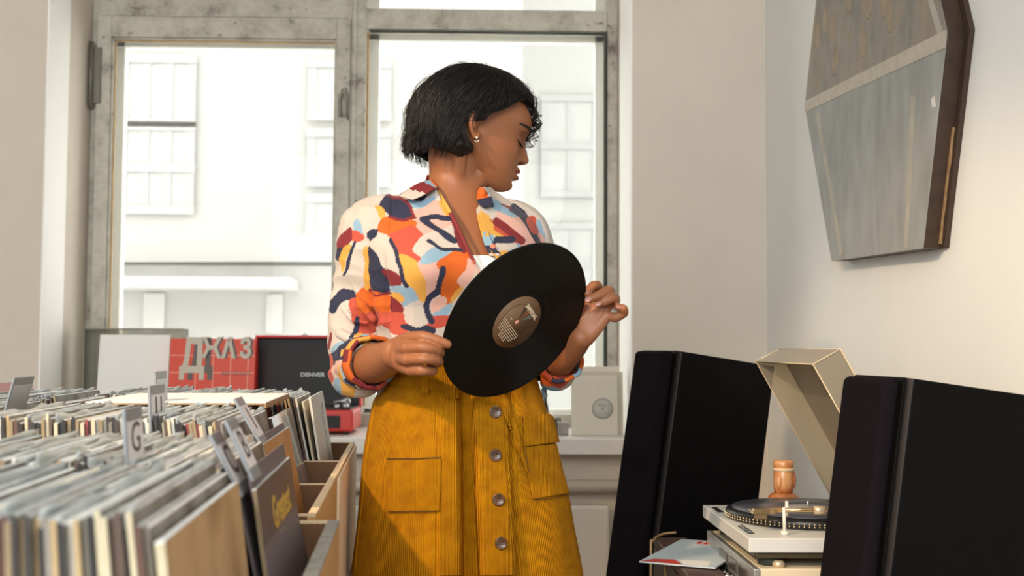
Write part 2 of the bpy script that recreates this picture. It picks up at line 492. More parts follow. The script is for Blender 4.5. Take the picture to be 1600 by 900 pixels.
# low annex with sloping roof and brick band, left pane
Y2 = 10.0
an = MB()
an.box((XB(150, Y2), Y2, -5), (XB(560, Y2), Y2 + 1.5, ZB(415, Y2)))
m2 = mat('far_brick', '#868685', .9, noise=.12, nscale=2.5)
a1 = an.build('annex_wall', m2)
a2 = MB().hexa([Vector(q) for q in ((XB(150, Y2), Y2 - .05, ZB(412, Y2)), (XB(560, Y2), Y2 - .05, ZB(408, Y2)), (XB(560, Y2), Y2 + 1.5, ZB(400, Y2)), (XB(150, Y2), Y2 + 1.5, ZB(405, Y2)),
    (XB(150, Y2), Y2 - .05, ZB(382, Y2)), (XB(560, Y2), Y2 - .05, ZB(364, Y2)), (XB(560, Y2), Y2 + 1.5, ZB(360, Y2)), (XB(150, Y2), Y2 + 1.5, ZB(376, Y2)))]).build('annex_roof', mat('far_roof', '#929392', .8))
a3 = MB().box((XB(150, Y2), Y2 - .5, ZB(455, Y2)), (XB(470, Y2), Y2 - .02, ZB(438, Y2))).box((XB(230, Y2), Y2 - .03, ZB(520, Y2)), (XB(262, Y2), Y2 - .001, ZB(460, Y2))).box((XB(420, Y2), Y2 - .03, ZB(520, Y2)), (XB(445, Y2), Y2 - .001, ZB(460, Y2))).build('annex_porch', MATS['far_roof'])
e = rooted('low_annex', (XB(350, Y2), Y2, -5), a1, a2, a3); tag(e, 'low grey annex with a pale sloping roof outside, below the pale building', 'building')
tag(MB().box((-30, YW + T + .02, -6.2), (40, 60, -6)).build('ground', mat('snowy_ground', '#eef0f0', .9)), kind='structure')
# ================================================================== record bins
HB = R(4.0)
U = Vector((-math.sin(HB), math.cos(HB), 0)); V = Vector((math.cos(HB), math.sin(HB), 0)); ZV = Vector((0, 0, 1))
O0 = at(493, 804, 1.42); O0.z = 0
ZF = .700                                    # inner floor of the bins
ZR = at(493, 804, 1.42).z                    # rim height
def bp_(a, b, z): return O0 + V * a + U * b + ZV * z
BM = frameM(O0, V, U, ZV)                    # bin frame
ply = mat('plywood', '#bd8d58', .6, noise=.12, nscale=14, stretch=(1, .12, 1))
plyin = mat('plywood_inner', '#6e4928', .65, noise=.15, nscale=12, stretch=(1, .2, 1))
plypale = mat('plywood_pale', '#e6cfb0', .6, noise=.06, nscale=12, stretch=(1, .3, 3))
rimg = mat('worn_grey_rim', '#8f8a80', .7, noise=.3, nscale=60)
plyrim = mat('plywood_edge', '#dcc39c', .6, noise=.25, nscale=90, stretch=(8, 1, 1))
def bin_box(a0, a1, bs, t, zr, label, rimmat, pale=False, ZF=.700, TB=.667):
    """a0<a1 outer faces, bs list of partition positions (front .. back)"""
    root = empty('record_bin', bp_((a0 + a1) / 2, (bs[0] + bs[-1]) / 2, TB), (0, 0, HB))
    inv = Matrix.Translation(-Vector(root.location))
    def put(mb, nm, ms):
        o = mb.build(nm, ms); o.parent = root
        o.matrix_parent_inverse = root.matrix_basis.inverted(); return o
    root.matrix_basis  # evaluated lazily
    RM = Matrix.Translation(root.location) @ Matrix.Rotation(HB, 4, 'Z')
    def put(mb, nm, ms):
        o = mb.build(nm, ms); o.parent = root; o.matrix_parent_inverse = RM.inverted(); return o
    b0, b1 = bs[0], bs[-1]
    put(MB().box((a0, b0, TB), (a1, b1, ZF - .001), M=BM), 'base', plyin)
    for (p, q) in ((a0, a0 + t), (a1 - t, a1)):
        put(MB().box((p, b0, ZF), (q, b1, zr - .003), M=BM).box((p, b0, zr - .003), (q, b1, zr), 1, M=BM), 'side_panel', [ply, rimmat])
    for i, b in enumerate(bs):
        end = i in (0, len(bs) - 1)
        bb0 = b if i == 0 else (b - t if end else b - .003)
        top = zr if end else zr - .004
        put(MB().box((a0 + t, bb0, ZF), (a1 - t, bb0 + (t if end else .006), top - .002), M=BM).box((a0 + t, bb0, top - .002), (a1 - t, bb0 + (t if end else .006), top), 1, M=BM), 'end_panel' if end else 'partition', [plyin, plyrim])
    if pale:
        put(MB().box((a1, .45, TB), (a1 + .004, b1, zr - .006), M=BM), 'side_board', plypale)
    tag(root, label, 'record bin')
    return root
bin_box(-.44, 0, [0, .36, .72, 1.09], .010, ZR, 'plywood record bin nearest the skirt, its back compartments below the red suitcase player', plyrim, True)
bin_box(-.90, -.455, [0, .36, .72, 1.09], .010, ZR, 'plywood record bin at the far left, in line with the one beside the skirt', plyrim)
bin_box(-.44, .030, [-.76, -.385, -.02], .014, ZR - .004, 'record bin with thick grey worn rim nearest the camera', rimg, ZF=.683)

# table under the bins
tbl = empty('display_table', bp_(-.42, .15, 0), (0, 0, HB))
TM = Matrix.Translation(tbl.location) @ Matrix.Rotation(HB, 4, 'Z')
dkw = mat('dark_table_wood', '#3c3a30', .6, noise=.2, nscale=10)
o = MB().bbox((-.95, -.80, .635), (.0, 1.12, .666), .003, M=BM).build('table_top', dkw); o.parent = tbl; o.matrix_parent_inverse = TM.inverted()
for (a, b) in ((-.92, -.76), (-.05, -.76), (-.92, 1.05), (-.05, 1.05)):
    o = MB().box((a, b, 0), (a + .045, b + .045, .634), M=BM).build('leg', dkw); o.parent = tbl; o.matrix_parent_inverse = TM.inverted()
tag(tbl, 'dark wooden table carrying the record bins, left of the skirt', 'table')

# ---- sleeves
edgecols = ['#1d1a1a', '#cfc2a2', '#94805f', '#5a473a', '#e0dacb', '#2c2929', '#7d7668', '#b79c70', '#3f342d', '#e4dece', '#5f4034', '#8f887c', '#1c191d', '#8e3a37', '#292627']
tops = mat('plastic_top', '#e9ebe8', .25, spec=.6, noise=.10, nscale=60)
tops2 = mat('plastic_top_grey', '#b9c0c0', .25, spec=.6, noise=.15, nscale=50)
tops3 = mat('card_top', '#e3d9c4', .5, noise=.15, nscale=60)
edgem = [mat('sleeve_edge_%s' % c[1:], c, .6, noise=.35, nscale=70, stretch=(1, 1, .35)) for c in edgecols]
coverm = mat('sleeve_cover', '#8b857a', .5, noise=.2, nscale=14, col2='#5d5348')
SW = .312
def sleeve_mesh(t, ei, ti, cm=None, bow=0, h=SW):
    """thin slightly bowed sleeve; slot0 edge, slot1 cover, slot2 top"""
    n = 7; vs = []; fs = []; mi = []
    for j in range(n):
        y = SW * j / (n - 1); off = bow * math.sin(math.pi * j / (n - 1))
        for (x, z) in ((0, 0), (t, 0), (t, h - .0015), (t * .7, h), (t * .3, h), (0, h - .0015)):
            vs.append((x + off * (z / h), y, z))
    m = 6
    for j in range(n - 1):
        for k in range(m):
            a, b = j * m + k, j * m + (k + 1) % m
            fs.append((a, b, b + m, a + m)); mi.append({0: 0, 1: 1, 2: 2, 3: 2, 4: 2, 5: 1}[k])
    fs.append(tuple(range(m - 1, -1, -1))); mi.append(0)
    fs.append(tuple((n - 1) * m + k for k in range(m))); mi.append(0)
    mb = MB(); mb.v = vs; mb.f = fs; mb.m = mi; mb.sm = [False] * len(fs)
    o = mb.build('record_sleeve', [edgem[ei], cm or coverm, (tops, tops2, tops3)[ti]])
    return o
T0 = .0046
protos = []
for k in range(18):
    protos.append(sleeve_mesh(T0 * rng.uniform(.75, 1.0), k % len(edgem), rng.choice([0, 0, 0, 1, 1, 2]), bow=rng.uniform(-.0005, .0005), h=SW * rng.uniform(.985, 1.01)))
# wavy clear outer sleeve lips
plast = mat('clear_sleeve_lip', '#e8ecea', .12, spec=.8, trans=.35, noise=.08, nscale=50)
lips = []
for k in range(7):
    n = 22; vs = []; fs = []
    ph = rng.uniform(0, 6); am = rng.uniform(.0004, .0011)
    for j in range(n):
        y = SW * j / (n - 1) + .001
        hh = .0035 + .002 * math.sin(j * .37 + ph) + (.003 * math.sin(j * .8 + 2 * ph) if k > 4 else 0) + rng.uniform(0, .0006)
        ox = am * math.sin(j * .9 + ph) + am * .6 * math.sin(j * 2.3)
        vs += [(T0 * .35, y, SW - .004), (T0 * .35 + ox, y, SW + hh * .6), (T0 * .35 + ox * 1.8 + .0008, y, SW + hh)]
    for j in range(n - 1):
        a = j * 3
        fs += [(a, a + 1, a + 4, a + 3), (a + 1, a + 2, a + 5, a + 4)]
    mb = MB(); mb.add(vs, fs, 0, True)
    o = mb.build('plastic_outer_sleeve', plast); md = o.modifiers.new('s', 'SOLIDIFY'); md.thickness = .0004
    me = eval_mesh(o); bpy.data.objects.remove(o)
    lips.append(me)
def sleeveM(a, b, lean, yawd=0, dz=0):
    ZF = .683 if b < -.05 else .700
    return BM @ Matrix.Translation((a, b, ZF + dz)) @ Matrix.Rotation(yawd, 4, 'Z') @ Matrix.Rotation(-lean, 4, 'Y')
NS = 0
used = set()
def add_sleeve(src, M, label, group, lip=True):
    global NS
    if src.name not in used: o = src; used.add(src.name)
    else:
        o = src.copy(); COL.objects.link(o)
    o.matrix_world = M
    o['label'] = label; o['category'] = 'record'; o['group'] = group
    NS += 1
    if lip:
        c = bpy.data.objects.new('plastic_outer_sleeve', rng.choice(lips)); COL.objects.link(c); c.parent = o
    return o
def row(a_hi, a_lo, b, lean_hi, lean_lo, label, group, gaps=(), lip=.22, pitch=.0052, dzf=None):
    a = a_hi; first = True
    while a > a_lo:
        f = (a_hi - a) / (a_hi - a_lo)
        ln = lean_hi + (lean_lo - lean_hi) * min(1, f * 1.6)
        skip = any(g0 < a < g1 for g0, g1 in gaps)
        if not skip:
            add_sleeve(rng.choice(protos), sleeveM(a, b + rng.uniform(-.004, .006), ln + R(rng.uniform(-.15, .15)), R(rng.uniform(-.12, .12)), rng.choice([0, 0, 0, .002, .004]) + (dzf(a) if dzf else 0)), label, group, rng.random() < lip)
        a -= pitch / math.cos(ln)
# row 1 (closest) .. row 5 (by the window)
row(-.016, -.215, -.700, R(7), R(2), 'pale-topped record filed edge-on in the compartment closest to the camera', 'records in the closest compartment')
row(.000, -.320, -.352, R(12), R(2), 'record filed edge-on in the second compartment, behind the closest one, by the G divider', 'records in the second compartment')
row(-.040, -.405, .024, R(12), R(3), 'record filed edge-on in the third compartment, by the U divider', 'records in the third compartment')
row(-.37, -.415, .386, R(12), R(6), 'record at the left of the white cardboard lid', 'records beside the white lid')
row(-.032, -.43, .75, R(12), R(6), 'record with white top in the rearmost compartment, in front of the red poster', 'records in the rearmost compartment', pitch=.0060)
row(-.475, -.60, .024, R(12), R(8), 'record in the front compartment of the far-left bin', 'records at the front of the far-left bin', pitch=.006)
row(-.47, -.69, .386, R(14), R(8), 'record in the middle compartment of the far-left bin', 'records in the middle of the far-left bin', pitch=.0068)
row(-.47, -.85, .75, R(12), R(8), 'record in the back compartment of the far-left bin, below the left wall', 'records at the back of the far-left bin', pitch=.0078)
print('sleeves', NS)
for p_ in protos:
    if p_.name not in used: bpy.data.objects.remove(p_)
# single sleeves whose covers show
def single(t, cover, edge, a, b, lean, label, top=tops, yawd=0, h=SW, dz=0, w=SW):
    mb = MB().box((0, 0, 0), (t, w, h - .001)).box((0, 0, h - .001), (t, w, h), 1)
    mb.add([(t + .0003, .0, 0), (t + .0003, w, 0), (t + .0003, w, h), (t + .0003, 0, h)], [(0, 1, 2, 3)], 2)
    o = mb.build('record_sleeve', [edge, top, cover]); o.matrix_world = sleeveM(a, b, lean, yawd, dz)
    tag(o, label, 'record'); return o
tan = mat('tan_cover', '#b8946a', .5, noise=.1, nscale=9, col2='#94714b')
dgr = mat('dark_grey_cover', '#4f4648', .45, noise=.1, nscale=6)
whc = mat('white_cover', '#ded9cf', .5, noise=.05, nscale=9)
s = single(.006, tan, edgem[1], -.008, -.703, R(7), 'tan-covered record facing right at the end of the closest compartment', h=.300)
# the gold-lettered record behind the B divider
gh = single(.004, dgr, edgem[2], .011, -.350, R(8.5), 'dark grey record with gold lettering leaning behind the B divider', h=.290)
gold = mat('gold_print', '#c39a45', .5)
def onface(o, y, z, t=.0046):
    return Matrix(((0, 0, 1, t), (1, 0, 0, y), (0, 1, 0, z), (0, 0, 0, 1)))
text_obj('Greatest', .045, onface(gh, .17, .252), gold, 'gold_lettering', gh, .0002, .001)
text_obj('Hits', .045, onface(gh, .17, .212), gold, 'gold_lettering', gh, .0002, .001)
mb = MB()
for k in range(3):
    for q in range(5): mb.box((.0045, .115 + q * .023, .170 - .018 * k), (.0048, .115 + q * .023 + .012 + .003 * ((q * 7 + k) % 3), .176 - .018 * k))
mb.build('small_print', gold, gh)['kind'] = 'stuff'
MB().ell((.0046, .19, .06), (.0008, .05, .07)).build('printed_figure', mat('print_rust', '#8a4a35', .5, noise=.4, nscale=30), gh)
MB().box((.0044, .25, .01), (.0048, .30, .16)).build('printed_band', mat('print_blue', '#5c6d8e', .5, noise=.3, nscale=20), gh)
# clear-sleeved bluish record in the white lid's compartment
swm = mat('blue_swirl_cover', '#7d95ab', .2, noise=.2, nscale=9, stretch=(1, 3, .7), col2='#c9a58c', coat=.6)
single(.004, swm, edgem[0], -.030, .385, R(14), 'bluish record in a glossy clear sleeve right of the white lid', h=.30)
single(.004, mat('orange_brown_cover', '#b07a45', .5, noise=.2, nscale=10), edgem[2], -.016, .026, R(11), 'orange-brown record leaning at the right end of the third compartment', h=.285)
s = single(.004, whc, edgem[4], -.020, .745, R(9.5), 'white-covered record facing right at the end of the rearmost compartment', h=.312)
MB().box((.0043, .19, .03), (.0046, .25, .29)).build('printed_panel', mat('print_grey', '#8b8a88', .5, noise=.5, nscale=40, col2='#e0dcd4'), s)
s = single(.004, mat('cream_cover', '#cfc4ae', .5, noise=.1), edgem[1], -.026, .745, R(11), 'cream-covered record directly behind the white-covered one in the rearmost compartment', h=.305)
s = single(.010, mat('blue_cover', '#3d6c8c', .45, noise=.25, nscale=18, col2='#a34a50'), mat('blue_edge', '#44688a', .5, noise=.4, nscale=20, col2='#7a4b55'), -.225, -.735, R(6), 'blue-edged record at the bottom left corner, closest compartment')
s = single(.004, mat('pink_cover', '#d98f8b', .45), mat('pink_edge', '#e3a09a', .5), -.640, .752, R(6), 'pink-topped record standing above the others in the far-left bin', mat('pink_top', '#e5a6a0', .5), dz=.018)
s = single(.004, mat('lightblue_cover', '#b9cdd2', .45), mat('lightblue_edge', '#b9cdd2', .5), -.72, .752, R(7), 'pale blue record standing above the others in the far-left bin', mat('lightblue_top', '#c5d6da', .5), dz=.012)
# dark-backed records between lid and rearmost right end
# ---- dividers with lettered tabs
dvm = mat('divider_board', '#62585c', .55); tgm = mat('tab_grey', '#7f8386', .4); tfm = mat('tab_face', '#ddd6d4', .45); lt = mat('letter_ink', '#26282c', .5)
def divider(letter, px, py, b, lean, tabw, tabh, label, facem=tfm, H=.30, sgn=1, yawd=0, tilt=0):
    """plate whose top near corner falls at the pixel when standing at row offset b"""
    p = at(px, py, 1.0); d = (p - CAMP)
    # intersect with plane b=const
    n = U; k = (bp_(0, b, 0) - CAMP).dot(n) / d.dot(n); q = CAMP + d * k
    ZF = .683 if b < -.05 else .700
    zt = q.z - ZF; H = zt / math.cos(lean); a = (q - O0).dot(V) + math.sin(lean) * H
    root = empty('divider_card', (0, 0, 0)); root.matrix_world = sleeveM(a, b, lean, yawd)
    MB().bbox((0, 0, 0), (.0018, .305, H), .0006).build('board', dvm, root)
    TT = Matrix.Translation((0, 0, H)) @ Matrix.Rotation(-tilt, 4, 'Y')
    tb = MB().bbox((-.0006, 0, -.012), (.0026, tabw, tabh), .0008).build('tab', tgm, root, M=TT)
    MB().box((.0027, .004, .0), (.0031, tabw - .004, tabh - .012)).build('tab_label', facem, tb)
    if letter:
        text_obj(letter, tabh * .80, Matrix(((0, 0, 1, .0034), (1, 0, 0, tabw / 2), (0, 1, 0, tabh * .42), (0, 0, 0, 1))), lt, 'letter', tb, .0002, .0, sx=1.35)
    tag(root, label, 'divider')
    return root
divider('C', 366, 760, -.357, R(13), .058, .052, 'grey divider card with a leaning tab lettered C', tilt=R(15))
divider('B', 385, 735, -.350, R(12.5), .058, .050, 'grey divider card with a leaning tab lettered B, right of the C card', tilt=R(13))
divider('I', 400, 685, .018, R(13), .062, .056, 'grey divider card with a leaning tab lettered I, in front of the white lid', tilt=R(18))
divider('G', 195, 726, -.353, R(4), .068, .050, 'divider card with an upright tab lettered G')
divider('U', 233, 672, .020, R(3), .088, .054, 'divider card with an upright tab lettered U', mat('tab_face_white', '#d8d8d6', .4))
divider('', 243, 640, .384, R(3), .080, .058, 'divider card with a blank grey tab just behind the U tab', mat('tab_face_grey', '#b5bbbf', .4))
divider('', 4, 648, .386, R(-14), .095, .058, 'divider card with a blank tab at the left edge of the picture, leaning right', MATS['tab_face_grey'])
# ---- white cardboard lid over the fourth compartment
lidw = mat('lid_white', '#efede8', .55, noise=.02); lidb = mat('lid_brown_edge', '#a0805a', .7, noise=.2, nscale=60)
zl = at(250, 640, 1.83).z
mb = MB()
a0, a1, b0, b1 = -.375, -.105, .372, .722
zl0 = ZF + .318
zl0 = 1.012
lm = BM @ Matrix.Translation((0, 0, 0))
mb.box((a0, b0, zl0), (a1, b1, zl0 + .003), 1, M=lm)
mb.box((a0, b0, zl0 + .003), (a1, b1, zl0 + .0045), 0, M=lm)
mb.box((a0, b0, zl0 - .03), (a0 + .003, b1, zl0), 1, M=lm)
mb.box((a1 - .003, b0, zl0 - .005), (a1, b1, zl0), 1, M=lm)
lid = mb.build('cardboard_lid', [lidw, lidb]); tag(lid, 'flat white cardboard lid lying over a compartment of records', 'lid')
row(-.10, -.36, .392, R(14), R(9), 'dark-edged record standing under the white cardboard lid', 'records under the white lid', lip=0, pitch=.014, dzf=None)

# ================================================================== things on the sill, left
YS = 4.10
# dust-covered player with clear lid raised and a white sleeve in it
acr = clear_mat('clear_acrylic', '#d9d8d0', .93, .05, .14)
acre = mat('acrylic_edge', '#a9a69a', .3, trans=.4)
xa, xb_ = at(135, 560, YS + .2).x, at(290, 560, YS + .2).x
zt = at(210, 514, YS + .2).z
tt = empty('lidded_record_player', ((xa + xb_) / 2, YS + .1, zs))
tt_inv = Matrix.Translation(-Vector(tt.location))
def tput(mb, nm, m, par=tt, inv=tt_inv):
    o = mb.build(nm, m); o.parent = par; o.matrix_parent_inverse = inv; return o
tput(MB().bbox((xa, YS - .02, zs + .012), (xb_, YS + .24, zs + .075), .006), 'plinth', mat('plinth_grey', '#b9b6ad', .4))
for fx in (xa + .04, xb_ - .04):
    for fy in (YS + .02, YS + .20): tput(MB().lathe([(.012, 0), (.014, .012)], (fx, fy, zs)), 'foot', dk)
tput(MB().lathe([(.10, .075), (.10, .085)], ((xa + xb_) / 2, YS + .11, zs), 40), 'platter', mat('platter_black', '#202020', .4))
lidp = MB(); t_ = .003
lidp.box((xa, YS + .235, zs + .08), (xb_, YS + .235 + t_, zt)); lidp.box((xa, YS + .17, zs + .08), (xa + t_, YS + .235, zt)); lidp.box((xb_ - t_, YS + .17, zs + .08), (xb_, YS + .235, zt)); lidp.box((xa, YS + .17, zt - t_), (xb_, YS + .235, zt))
tput(lidp, 'clear_lid', acr)
le = MB()
for x_ in (xa, xb_): le.box((x_ - .002, YS + .166, zs + .08), (x_ + .002, YS + .172, zt))
le.box((xa, YS + .166, zt - .002), (xb_, YS + .172, zt + .002))
tput(le, 'lid_rim', acre)
tag(tt, 'record player with raised clear lid, on the sill left of the red poster record', 'record player')
x0, x1 = at(152, 560, YS + .13).x, at(262, 560, YS + .13).x
ws = MB().box((-.0, 0, 0), (x1 - x0, .006, at(210, 521, YS).z - zs - .087)).build('white_record_sleeve', mat('blank_white', '#ecebe6', .5)); ws.location = (x0, YS + .125, zs + .086); ws.rotation_euler = (R(-7), 0, 0)
tag(ws, 'plain white record sleeve standing in the clear-lidded player', 'record')

# red poster record
red = mat('poster_red', '#d8472c', .5, noise=.05, nscale=10)
px0, px1 = at(262, 570, YS + .05).x, at(396, 570, YS + .05).x
pz = at(330, 529, YS).z
W_ = px1 - px0; H_ = pz - zs
px0 = px1 - W_
pr = MB().box((0, 0, 0), (W_, .006, H_)).build('poster_record', red); pr.location = (px0, YS + .05, zs + .002); pr.rotation_euler = (R(-6), 0, 0)
tag(pr, 'red record sleeve with big cut-off grey Cyrillic jazz lettering, on the sill', 'record')
gl_ = mat('poster_grey', '#c2b9a8', .5); gd = mat('poster_dark', '#5d534e', .5); gw = mat('poster_line', '#f1a48f', .5)
def fp(x, z, y=-.0008): return Matrix(((1, 0, 0, x), (0, 0, -1, y), (0, 1, 0, z), (0, 0, 0, 1)))
mb = MB()
for k in range(1, 5): mb.box((W_ * k / 4.9 + .03, -.0006, .005), (W_ * k / 4.9 + .033, 0, H_ - .004))
for k in range(1, 6): mb.box((.003, -.0006, H_ - .062 * k), (W_ - .003, 0, H_ - .062 * k + .003))
mb.build('grid_lines', gw, pr)
def u(px): return at(px, 560, YS).x - px0
def wz(py): return at(330, py, YS).z - zs
for ch, px, in (('Ж', 322), ('А', 349), ('З', 376)):
    text_obj(ch, .095, fp(u(px) + .008, wz(546)), gd, 'letter', pr, .0004, .004, sx=.72)
    text_obj(ch, .095, fp(u(px), wz(546), -.0016), gl_, 'letter', pr, .0004, .004, sx=.72)
text_obj('Д', .16, fp(u(300) + .012, wz(560), -.0008), gd, 'letter', pr, .0004, .006, sx=.7)
text_obj('Д', .16, fp(u(290) + .004, wz(560), -.0016), gl_, 'letter', pr, .0004, .006, sx=.7)
text_obj('АРСЕНАЛ', .022, fp(u(362), wz(585)), gd, 'small_lettering', pr, .0003)

# red suitcase player
sx0, sx1 = at(398, 560, YS + .2).x, at(566, 600, YS + .2).x
zlid = at(460, 523, YS + .02).z
sc = empty('suitcase_record_player', ((sx0 + sx1) / 2, YS, zs))
si = Matrix.Translation(-Vector(sc.location))
redl = mat('suitcase_red', '#c9342c', .45, bump=.2, bscale=400); blk = mat('suitcase_black', '#131313', .6, bump=.1, bscale=300)
def sput(mb, nm, m, par=sc): 
    o = mb.build(nm, m); o.parent = par
    o.matrix_parent_inverse = si if par is sc else Matrix.Identity(4)
    return o
zb_ = zs + .012
sput(MB().bbox((sx0, YS - .08, zb_), (sx1, YS + .18, zb_ + .075), .01), 'case_base', redl)
for fx in (sx0 + .03, sx1 - .03):
    for fy in (YS - .05, YS + .15): sput(MB().lathe([(.010, 0), (.010, .012)], (fx, fy, zs)), 'foot', dk)
o = sput(MB().box((sx0 + .012, YS - .07, zb_ + .0755), (sx1 - .012, YS + .17, zb_ + .079)), 'deck_plate', blk)
cxm = (sx0 + sx1) / 2 - .03
sput(MB().lathe([(.10, .079), (.10, .088), (.095, .09)], (cxm, YS + .05, zb_), 40), 'platter', mat('platter_rubber', '#1c1c1e', .5))
ta = sput(MB().tube([(sx1 - .05, YS + .12, zb_ + .105), (sx1 - .045, YS + .0, zb_ + .103), (sx1 - .07, YS - .05, zb_ + .1)], .004, 8).lathe([(.018, .079), (.018, .1), (.010, .11)], (sx1 - .05, YS + .12, zb_)), 'tonearm', mat('grey_metal_plastic', '#9a9c9e', .35, .6))
sput(MB().lathe([(.011, .079), (.010, .095)], (sx1 - .03, YS - .05, zb_)).lathe([(.009, .079), (.008, .092)], (sx1 - .06, YS - .06, zb_)), 'knob', mat('knob_silver', '#c6c8ca', .25, .8))
mb = MB(); mb.box((sx1 - .15, YS - .084, zb_ + .012), (sx1 - .045, YS - .0795, zb_ + .055)); sput(mb, 'speaker_grille', blk)
lidM = Matrix.Translation((0, YS + .185, zb_ + .075)) @ Matrix.Rotation(R(-4), 4, 'X')
Hh = zlid - zb_ - .075
mb = MB(); t_ = .009
mb.box((sx0, .038, 0), (sx1, .046, Hh), M=lidM); mb.box((sx0, -.004, 0), (sx0 + t_, .038, Hh), M=lidM); mb.box((sx1 - t_, -.004, 0), (sx1, .038, Hh), M=lidM); mb.box((sx0, -.004, Hh - t_), (sx1, .038, Hh), M=lidM)
lo = sput(mb, 'case_lid', redl); bevel(lo, .003)
ln_ = sput(MB().box((sx0 + t_, .030, .002), (sx1 - t_, .0378, Hh - t_), M=lidM), 'lid_lining', blk)
tx = at(487, 585, YS + .2)
o = text_obj('DENVER', .021, lidM @ Matrix(((1, 0, 0, tx.x), (0, 0, -1, .0292), (0, 1, 0, tx.z - zb_ - .075), (0, 0, 0, 1))), mat('logo_silver', '#b9bcbd', .4), 'lid_lettering', None, .0003, .0006, sx=1.15)
o.parent = sc; o.matrix_parent_inverse = si
sput(MB().tube([lidM @ Vector((sx0 + .17, .02, Hh + .0)), lidM @ Vector((sx0 + .18, .02, Hh + .008)), lidM @ Vector((sx0 + .19, .02, Hh))], .003, 6), 'lid_catch', MATS['knob_silver'])
tag(sc, 'red suitcase record player with its black-lined lid open, on the window sill', 'record player')

# ---- sill things, right
def sleeve7(name, pxl, pxr, pyt, Y, label, m, tilt=8, hole=False, rz=0):
    xl_, xr_ = at(pxl, 630, Y).x, at(pxr, 630, Y).x; zt_ = at((pxl + pxr) / 2, pyt, Y).z
    w_, h_ = xr_ - xl_, (zt_ - zs - .001) / math.cos(R(tilt))
    e = empty(name, (xl_, Y, zs + .001), (R(-tilt), 0, R(rz)))
    o = MB().bbox((0, 0, 0), (w_, .003, h_), .001).build('paper_sleeve', m, e)
    if hole:
        rr = .040
        cz = at(940, 639, Y).z - zs; cx = at(942, 639, Y).x - xl_
        def disc(r, y, nm, mm):
            return MB().lathe([(r, 0), (r, .0004)], (0, 0, 0), 40, M=Matrix.Translation((cx, y, cz)) @ Matrix.Rotation(R(90), 4, 'X')).build(nm, mm, e)
        disc(.037, -.0003, 'sleeve_hole_edge', mat('hole_edge', '#9a968c', .6)); disc(.034, -.0008, 'centre_label', mat('label_grey', '#c9c7bd', .5, noise=.1, nscale=60)); disc(.004, -.0013, 'spindle_hole', mat('hole_dark', '#8a867c', .6))
        MB().tube([(cx - .018 + .036 * q / 30, -.0014, cz + .014 + .0035 * math.sin(q * 1.25) - .006 * q / 30) for q in range(31)], .0007, 5).build('label_scribble', mat('label_ink', '#6f7a6f', .5), e)
    tag(e, label, 'record'); return e
cr = mat('paper_cream', '#ddd5c6', .7, noise=.05, nscale=9); cr2 = mat('paper_cream_dark', '#cdc3b0', .7, noise=.05, nscale=9)
sleeve7('single_record', 893, 966, 587, 4.04, 'cream paper single sleeve with a round label window, frontmost in the sill stack', cr, 7, True)
sleeve7('single_record', 895, 974, 581, 4.055, 'cream sleeve right behind the one with the round label window', cr2, 7)
sleeve7('single_record', 897, 970, 573, 4.075, 'rear cream sleeve, tallest of the sill stack by the black speaker', cr, 9, rz=2)
# mug, jar, little box, bottle
Yj = 4.06
def on_sill(px, Y=Yj): return (at(px, 640, Y).x, Y, zs)
x_, y_, z_ = on_sill(855)
mb = MB().lathe([(.018, 0), (.020, .004), (.019, .09), (.012, .12), (.009, .14), (.009, .16), (.011, .162)], (0, 0, 0), 24)
o = mb.build('dark_bottle', mat('bottle_brown', '#3c2f2b', .2, coat=.5)); o.location = (x_ - .01, y_ + .06, z_); tag(o, 'small dark brown bottle on the sill beside the hip', 'bottle')
x_, y_, z_ = on_sill(856)
e = empty('brown_jar', (x_, y_ - .02, z_))
MB().lathe([(.026, 0), (.030, .003), (.030, .055), (.026, .06)], n=28).build('jar', mat('jar_brown', '#4b3a34', .3), e)
MB().ell((0, 0, .064), (.030, .030, .014)).build('lid', mat('jar_white', '#e6dfd6', .5), e)
tag(e, 'brown jar with a rounded white lid on the sill beside the hip', 'jar')
o = MB().bbox((-.02, -.02, 0), (.02, .02, .045), .003).build('small_grey_box', mat('box_grey', '#a69d97', .6, noise=.15, nscale=40)); o.location = (at(879, 660, Yj).x, Yj + .01, zs); tag(o, 'little grey box on the sill, left of the cream sleeves', 'box')
o = MB().lathe([(.020, 0), (.024, .003), (.026, .05), (.024, .055), (.022, .055), (.0235, .05), (.0215, .005)], n=28).build('drinking_glass', clear_mat('tumbler_glass', '#dfe6e4', .85, .02, .1)); o.location = (at(868, 640, Yj).x, Yj + .10, zs); tag(o, 'clear drinking glass on the sill between the jar and the cream sleeves', 'glass')

